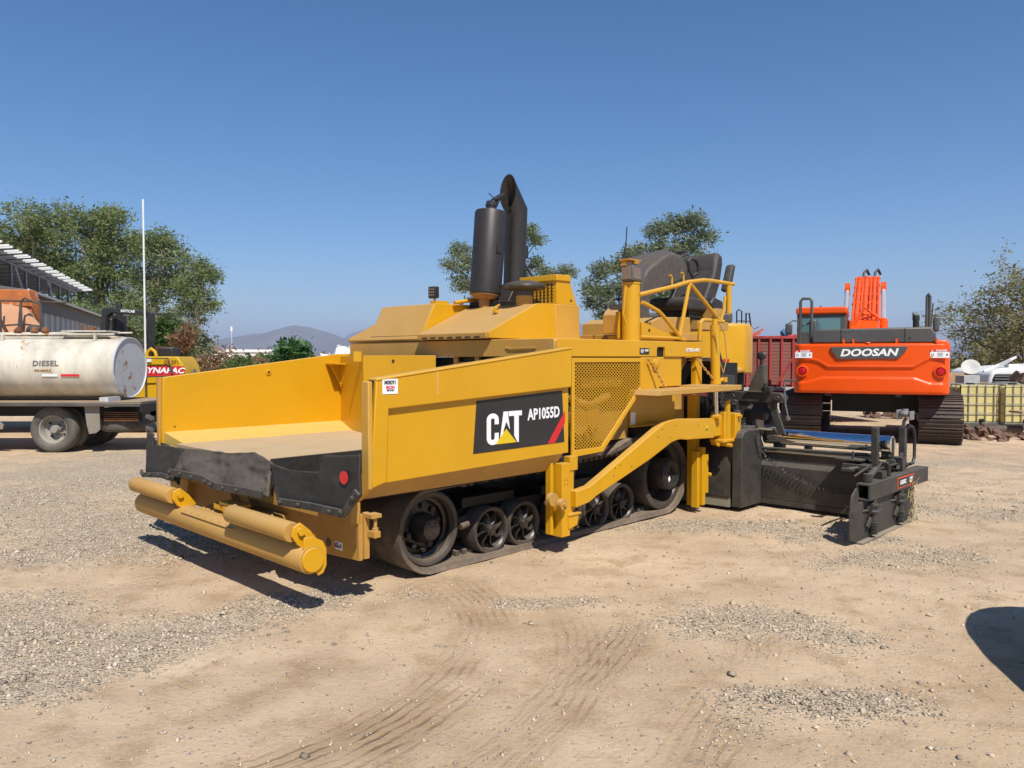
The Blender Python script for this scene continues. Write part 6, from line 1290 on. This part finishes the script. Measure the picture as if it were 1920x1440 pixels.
# dry grass tufts on the yard behind the excavator
r9 = np.random.default_rng(9); n = 5200; yd = r9.uniform(16, 26, n); xd = r9.uniform(1, 18, n); keep = (fbm(xd, yd, .5, 3, 4) > -.1); xd, yd = xd[keep], yd[keep]; n = len(xd)
h = r9.uniform(.03, .10, n); a = r9.uniform(0, 6.28, n); V = np.stack([np.stack([xd, yd, xd*0-.01], 1), np.stack([xd+.02*np.cos(a), yd+.02*np.sin(a), xd*0-.01], 1), np.stack([xd+r9.normal(0, .05, n), yd+r9.normal(0, .05, n), h], 1)], 1).reshape(-1, 3)
o = fast_mesh('dry_grass', V, (np.arange(n)*3)[:, None]+np.arange(3)[None], mat('straw_grass', (.42, .36, .17), .9, vary=.3)); o['kind'] = 'stuff'; o['label'] = 'short dry grass behind the orange excavator'
# ---------------------------------------------------------------- sheds on the left
U = Vector((-.355, .935, 0)); NL = Vector((-.935, -.355, 0))
SH = thing('open_shed', 'open-sided shed roof of corrugated sheet on steel trusses at the left edge', 'shed', (-16.6, 24, 0))
s0 = Vector((0, 0, 0))
def sp_(u, n_, z): return U*u+NL*n_+Vector((0, 0, z))
g = G(); L0, L1 = -4, 20.5
for k in range(int((L1-L0)/.22)):
    u = L0+k*.22; zc = 5.55+(.03 if k % 2 else 0)
    g.add([sp_(u, -.0, zc), sp_(u+.22, -.0, 5.55+(0 if k % 2 else .03)), sp_(u+.22, 8, zc-.9), sp_(u, 8, zc-.9), sp_(u, 0, zc-.012), sp_(u+.22, 0, 5.538), sp_(u+.22, 8, zc-.912), sp_(u, 8, zc-.912)], [(0, 1, 2, 3), (7, 6, 5, 4), (0, 4, 5, 1), (1, 5, 6, 2), (2, 6, 7, 3), (3, 7, 4, 0)])
g.build('corrugated_roof', GALV, SH)
p0 = None
for k in range(18):
    for dd in (0, .42):
        u = L0+.5+k*1.35+dd
        if p0 is None: p0 = G().bar((0, 0, 0), (NL*8.4+Vector((0, 0, -.94)))[:], .10, .07).build('rafter', WHT, SH); p0.location = sp_(u, -.45, 5.44)
        else: c = copy_obj(p0, SH); c.location = sp_(u, -.45, 5.44)
g = G(); g.bar(sp_(L0, .5, 5.30), sp_(L1, .5, 5.30), .09, .09).bar(sp_(L0, .5, 4.3), sp_(10, .5, 4.3), .07, .07); g.bar(sp_(L0, 7.6, 4.5), sp_(L1, 7.6, 4.5), .1, .1); g.build('eave_beam', GALV, SH)
c0_ = None
for k in range(10):
    u = L0+.8+k*2.4
    if c0_ is None: c0_ = G().bar((0, 0, 0), (0, 0, 5.3), .09, .09).build('column', GALV, SH); c0_.location = sp_(u, .5, 0)
    else: c = copy_obj(c0_, SH); c.location = sp_(u, .5, 0)
for k, u in enumerate((1.0, 7.0, 13.2)): G().bar(sp_(u, .5, 5.3), sp_(u+2.6, .5, 3.4), .07, .07).build('diagonal_brace', WHT, SH)
LB = thing('long_shed', 'long low shed with grey ribbed metal wall running away behind the tank', 'shed', (-16.6, 26, 0))
g = G(); g.add([sp_(0, 0, 0), sp_(52, 0, 0), sp_(52, 0, 3.95), sp_(0, 0, 3.95), sp_(0, .15, 0), sp_(52, .15, 0), sp_(52, .15, 3.95), sp_(0, .15, 3.95)], [(0, 1, 2, 3), (7, 6, 5, 4), (0, 4, 5, 1), (1, 5, 6, 2), (2, 6, 7, 3), (3, 7, 4, 0)]); g.build('wall', GALV, LB)
r0 = None
for k in range(44):
    if r0 is None: r0 = G().bar((0, 0, 0), (0, 0, 3.4), .06, .05, up=U[:]).build('wall_rib', WHT, LB); r0.location = sp_(.4, -.04, 0)
    else: c = copy_obj(r0, LB); c.location = sp_(.4+k*1.15, -.04, 0)
g = G(); g.add([sp_(-.5, -.35, 3.86), sp_(53, -.35, 3.86), sp_(53, 6, 4.6), sp_(-.5, 6, 4.6), sp_(-.5, -.35, 3.95), sp_(53, -.35, 3.95), sp_(53, 6, 4.7), sp_(-.5, 6, 4.7)], [(0, 3, 2, 1), (4, 5, 6, 7), (0, 1, 5, 4), (1, 2, 6, 5), (2, 3, 7, 6), (3, 0, 4, 7)]); g.build('roof', GALD, LB)
g = G(); g.bar(sp_(-.5, -.37, 3.93), sp_(53, -.37, 3.93), .05, .07); g.build('roof_edge', WHT, LB)
g = G(); g.bar(sp_(0, -.05, 3.6), sp_(52, -.05, 3.6), .03, .42); g.build('wall_top_band', GALD, LB)
# white warehouse far away
wh = thing('warehouse', 'long low white warehouse far off under the hills', 'warehouse', (-68, 200, 0))
G().box(-10, 8, 0, 20, -1, 3.3).build('wall', WHT, wh); G().prism([(-10, 3.3), (-6, 4.05), (5.5, 3.9), (8, 3.3)], -.4, 20).build('roof', WHT, wh)
G().box(-1, 6.5, -.1, 0, 1.2, 2.2).build('window_band', GALD, wh)
mast = G().cyl((-47.3, 130, 0), (-47.3, 130, 6.6), .04, n=6).box(-47.45, -47.15, 129.9, 130.1, 6.2, 7.0).build('mast', WHT); tag(mast, 'tiny white mast with sign head far off over the plain', 'mast')
# rubble heap
rh = thing('rubble_heap', 'pale heap of broken concrete showing over the hopper wing', 'rubble', (-4.2, 17.5, 0)); rr = random.Random(12)
ch = []
for k in range(7): ch.append(G().add([(rr.gauss(0, .12)+sx*.22, rr.gauss(0, .1)+sy*.18, rr.gauss(0, .08)+sz*.12) for sx in (-1, 1) for sy in (-1, 1) for sz in (-1, 1)], [(0, 1, 3, 2), (4, 6, 7, 5), (0, 4, 5, 1), (2, 3, 7, 6), (0, 2, 6, 4), (1, 5, 7, 3)]).mesh('chunk', (WHT, CONC, CLOD, mat('tan_rubble', (.55, .45, .35), .9))[k % 4], 0))
def heap(par, n, cx, w, d, h, top=None):
    mm = ch
    if top:
        mm = [m_.copy() for m_ in ch]
        for m_ in mm: m_.materials.clear(); m_.materials.append(top)
    for k in range(n):
        o = bpy.data.objects.new('chunk', mm[k % 7]); COL.objects.link(o); o.parent = par
        a = rr.uniform(0, 6.28); q = rr.random()**.6; x = cx+w*q*math.cos(a); y = d*q*math.sin(a); o.location = (x, y, h*(1-q)*rr.uniform(.75, 1.05)+.05); o.rotation_euler = (rr.uniform(0, 3), rr.uniform(0, 3), rr.uniform(0, 3)); s = rr.uniform(.5, 1.3)*(.45 if top else 1); o.scale = (s, s, s)
heap(rh, 170, .4, 2.4, 1.4, 1.85)
G().add([(-.5, -.3, 1.55), (1.1, -.3, 1.9), (1.2, .5, 1.95), (-.4, .5, 1.6), (-.5, -.3, 1.45), (1.1, -.3, 1.78), (1.2, .5, 1.83), (-.4, .5, 1.5)], [(0, 1, 2, 3), (7, 6, 5, 4), (0, 4, 5, 1), (1, 5, 6, 2), (2, 6, 7, 3), (3, 7, 4, 0)]).build('slab', WHT, rh)
# red stake trailer
RT = thing('stake_trailer', 'dark red slatted stake-side trailer between the yellow and the orange excavator', 'trailer', (6.0, 19.0, 0), R(8))
b0 = None
for k in range(14):
    z = 1.0+k*.083
    if b0 is None: b0 = G().box(-1.2, 3.8, 0, .03, 0, .074).build('side_board', WOOD, RT); b0.location = (0, 0, z)
    else: c = copy_obj(b0, RT); c.location = (0, 0, z)
p0 = None
for k in range(16):
    if p0 is None: p0 = G().box(0, .055, -.06, -.005, .92, 2.16).build('stake', REDP, RT); p0.location = (-1.15, 0, 0)
    else: c = copy_obj(p0, RT); c.location = (-1.15+k*.30, 0, 0)
G().box(-1.2, 3.8, -.07, .0, 2.14, 2.20).bar((.5, -.065, .95), (1.25, -.065, 2.1), .05, .02, up=(0, 1, 0)).build('frame', REDP, RT)
G().box(-1.2, 3.8, -.12, -.0, .86, .94).build('bumper_rail', mat('dull_white', (.45, .43, .42), .6), RT); G().box(-1.2, 3.8, .04, 2.4, .6, .92).box(-1.2, 3.8, .04, .1, .92, 2.1).box(-1.2, 3.8, 2.3, 2.4, .9, 2.1).build('bed', REDP, RT)
for x in (.2, 1.3): G().lathe([(.25, .02), (.42, 0), (.48, .05), (.48, .25), (.42, .3), (.25, .28)], (x, .1, .48), (0, 1, 0), 28).build('wheel', TYR, RT)
g = G(); rr = random.Random(4)
for k in range(22): x = rr.uniform(-1, 3.2); g.bar((x, .4+rr.random(), 2.12+rr.random()*.1), (x+rr.uniform(.3, .8), .4+rr.random(), 2.2+rr.random()*.22), .03, .05)
g.build('loaded_scrap', mat('red_scrap', (.6, .12, .08), .6), RT)
G().lathe([(.0, 0), (.10, .02), (.12, .1), (.05, .2), (0, .21)], (.95, .5, 2.25), (1, 0, .4), 10, caps=False).build('blue_bundle', mat('blue_cloth', (.05, .18, .38), .7), RT)
# orange box lying beneath the excavator
ob = G().prism([(7.06, .0), (7.10, .24), (7.46, .24), (7.48, .0)], 19.2, 19.6).build('orange_bucket', ORG, bevel=.02); tag(ob, 'small orange tub on the ground seen under the orange excavator', 'tub')
# ---------------------------------------------------------------- water totes
GT = 'caged plastic totes by the white truck'
def tote(x, y, rz, label):
    t = thing('caged_tote', label, 'tote', (x, y, 0), R(rz), GT)
    G().prism([(-.46, .16), (-.48, .2), (-.48, .98), (-.42, 1.03), (.42, 1.03), (.48, .98), (.48, .2), (.46, .16)], -.42, .42).build('bottle', TOTE, t, bevel=.05, segs=3)
    G().lathe([(.09, 0), (.09, .04)], (0, 0, 1.03), (0, 0, 1), 16).build('lid', BLK, t)
    g = G(); g.box(-.5, .5, -.5, -.42, 0, .10).box(-.5, .5, .42, .5, 0, .10).box(-.5, .5, -.5, .5, .10, .14).box(-.06, .06, -.5, .5, 0, .1); g.build('pallet', mat('dark_pallet', (.10, .09, .08), .8), t)
    g = G()
    for k in range(6):
        x_ = -.49+k*.98/5
        for y_ in (-.45, .45): g.bar((x_, y_, .14), (x_, y_, 1.05), .018, .018)
        if k < 5:
            for x2 in (-.49, .49): g.bar((x2, -.45+k*.9/5, .14), (x2, -.45+k*.9/5, 1.05), .018, .018)
    for z in (.16, .38, .60, .82, 1.04):
        g.tube([(-.49, -.455, z), (.49, -.455, z), (.49, .455, z), (-.49, .455, z)], .010, 5, True)
    g.build('cage', CAGE, t, smooth=0)
    G().cyl((0, -.42, .22), (0, -.52, .22), .04, n=10).build('tap', BLK, t)
    return t
tote(10.85, 18.2, 0, 'caged yellowed tote half hidden by the excavator track'); tote(11.75, 18.05, 3, 'caged yellowed tote standing clear in front, beside the dirt clods'); tote(12.55, 18.9, -4, 'caged yellowed tote set back in the row, third from the excavator')
t4 = tote(13.2, 18.1, 2, 'whitish caged tote at the very right edge of the row')
for c in t4.children:
    if c.name.startswith('bottle'): c.data = c.data.copy(); c.data.materials.clear(); c.data.materials.append(mat('cloudy_plastic', (.62, .63, .60), .5, vary=.2))
# white truck behind the totes
WT = thing('truck', 'white truck nose with dark grille behind the caged totes at the right edge', 'truck', (13.9, 21.3, 0))
G().prism([(-1.25, .55), (-1.30, 1.05), (-1.22, 1.30), (-1.0, 1.38), (.0, 1.46), (.9, 1.50), (1.4, 2.3), (3.0, 2.4), (3.0, .55)], -1.0, 1.0).build('body', WHT, WT, bevel=.08, segs=3)
G().prism([(-1.20, .78), (-1.22, 1.10), (-1.16, 1.24), (-.52, 1.24), (-.46, 1.10), (-.46, .78)], -1.03, -.99).build('side_grille_frame', mat('grille_dark', (.04, .035, .035), .6), WT, bevel=.02)
for k in range(6): G().box(-1.18, -.50, -1.06, -1.02, .80+k*.073, .825+k*.073).build('grille_slat', mat('grille_slat', (.2, .19, .18), .5), WT)
G().box(.35, .6, -1.02, -.99, 1.02, 1.12).build('marker_light', RED, WT)
G().prism([(.95, 1.52), (1.35, 2.22), (2.2, 2.25), (2.2, 1.5)], -1.01, 1.01).build('window', GLASS, WT)
G().cyl((-1.2, -.6, 1.30), (-.35, -.6, 1.68), .035, n=8).cyl((-.8, -.6, 1.45), (-.6, -.8, 1.62), .05, n=8).box(-.6, -.3, -.7, -.5, 1.42, 1.5).build('roof_bar', WHT, WT)
G().lathe([(.25, .02), (.45, 0), (.5, .05), (.5, .25), (.3, .3)], (.2, -1.0, .5), (0, 1, 0), 28).build('wheel', TYR, WT)
dish = thing('satellite_dish', 'round white satellite dish standing on the wooden crate', 'dish', (12.1, 20.3, 1.32))
G().lathe([(.0, .0), (.12, .015), (.22, .05), (.225, .06), (.21, .062), (.12, .03), (.0, .015)], (0, 0, .08), (-.35, -.75, .5), 24, caps=False).build('reflector', mat('dish_white', (.55, .53, .48), .6, vary=.03), dish)
G().cyl((0, .05, -.25), (0, 0, .08), .025, n=8).build('stem', RAIL, dish)
cr = thing('wooden_crate', 'pale wooden crate stacked behind the totes under the dish', 'crate', (12.0, 20.6, 0)); G().box(-.5, .5, -.4, .4, 0, .98).build('lower_box', PLANK, cr)
for k in range(4): G().box(-.52, .52, -.43, -.40, .1+k*.25, .28+k*.25).build('plank', PLANK, cr)
G().box(-.5, .1, -.35, .35, 1.0, 1.26).build('upper_box', mat('orange_wood', (.5, .28, .14), .8), cr, bevel=.01)
cb = G().box(11.35, 11.75, 19.3, 19.7, 0, 1.22).build('concrete_block', CONC, bevel=.01); tag(cb, 'upright grey concrete block beside the wooden crate', 'block')
dm = thing('rubble_heap', 'low heap of red-brown rubble lying in front of the white truck grille', 'rubble', (13.0, 19.9, .0)); heap(dm, 60, 0, .8, .35, 1.25, CLOD)
bw_ = thing('brick_pile', 'dark pile of broken bricks between the excavator and the crate', 'rubble', (11.2, 21.5, 0)); heap(bw_, 140, 0, 1.4, .6, 1.45, CLOD)
cl_ = thing('dirt_clods', 'red-brown dirt clods heaped beside the excavator track', 'dirt', (9.75, 15.9, 0)); cm = [m_.copy() for m_ in ch[:3]]
for m_ in cm: m_.materials.clear(); m_.materials.append(CLOD)
for k in range(70):
    o = bpy.data.objects.new('clod', cm[k % 3]); COL.objects.link(o); o.parent = cl_; q = rr.random(); a = rr.uniform(0, 6.28); s = rr.uniform(.12, .42)
    o.location = (1.1*q*math.cos(a), .7*q*math.sin(a), .20*(1-q)); o.scale = (s, s, s); o.rotation_euler = (rr.uniform(0, 3),)*3
ba = thing('rusty_drum', 'cut rusty steel drum with a board across it at the right edge', 'drum', (11.45, 16.6, 0)); G().cyl((0, 0, 0), (0, 0, .46), .24, n=24).build('shell', RUST, ba); G().box(-.55, .5, -.2, .25, .47, .51).build('board', PLANK, ba); G().cyl((-1.2, .3, .1), (-.3, .2, .1), .09, n=12).build('pipe', RAIL, ba)
# straw, stems and chips lying near the tanker
# ---------------------------------------------------------------- vehicle beside the photographer, outside the frame on the right: it casts the shadow in the corner
PC = thing('parked_car', 'dark parked car outside the right edge whose shadow falls in the corner', 'car', (3.80, 4.35, 0), R(-96))
plan = [(2.15+2.15*math.copysign(abs(math.cos(i*math.pi/24))**.62, math.cos(i*math.pi/24)), .90*math.copysign(abs(math.sin(i*math.pi/24))**.62, math.sin(i*math.pi/24))) for i in range(48)]
G().prism(plan, .3, 1.0, 'z').prism([((x-2.1)*.72+1.75, y*.86) for x, y in plan], 1.0, 1.55, 'z', [((x-2.1)*.56+1.75, y*.70) for x, y in plan]).build('body', GRY, PC, bevel=.10, segs=4)
for x in (.8, 3.3):
    for y in (-.86, .66): G().lathe([(.18, .02), (.28, 0), (.32, .04), (.32, .18), (.28, .2)], (x, y, .32), (0, 1, 0), 24).build('wheel', TYR, PC)
print('objects', len(bpy.data.objects), 'tris', sum(len(o.data.polygons) for o in bpy.data.objects if o.type == 'MESH'))
for o in bpy.data.objects:
    if o.name.split('.')[0] in ('drive_lugs', 'frame_lugs', 'wheel_nuts', 'bolt_holes', 'small_holes', 'lightening_holes', 'hinge_slots', 'hand_holes', 'weld_tabs', 'weld_bead', 'nuts', 'valves', 'vent_slot', 'lens', 'stems', 'caught_straw', 'loaded_scrap', 'label_print'): o['kind'] = 'stuff'
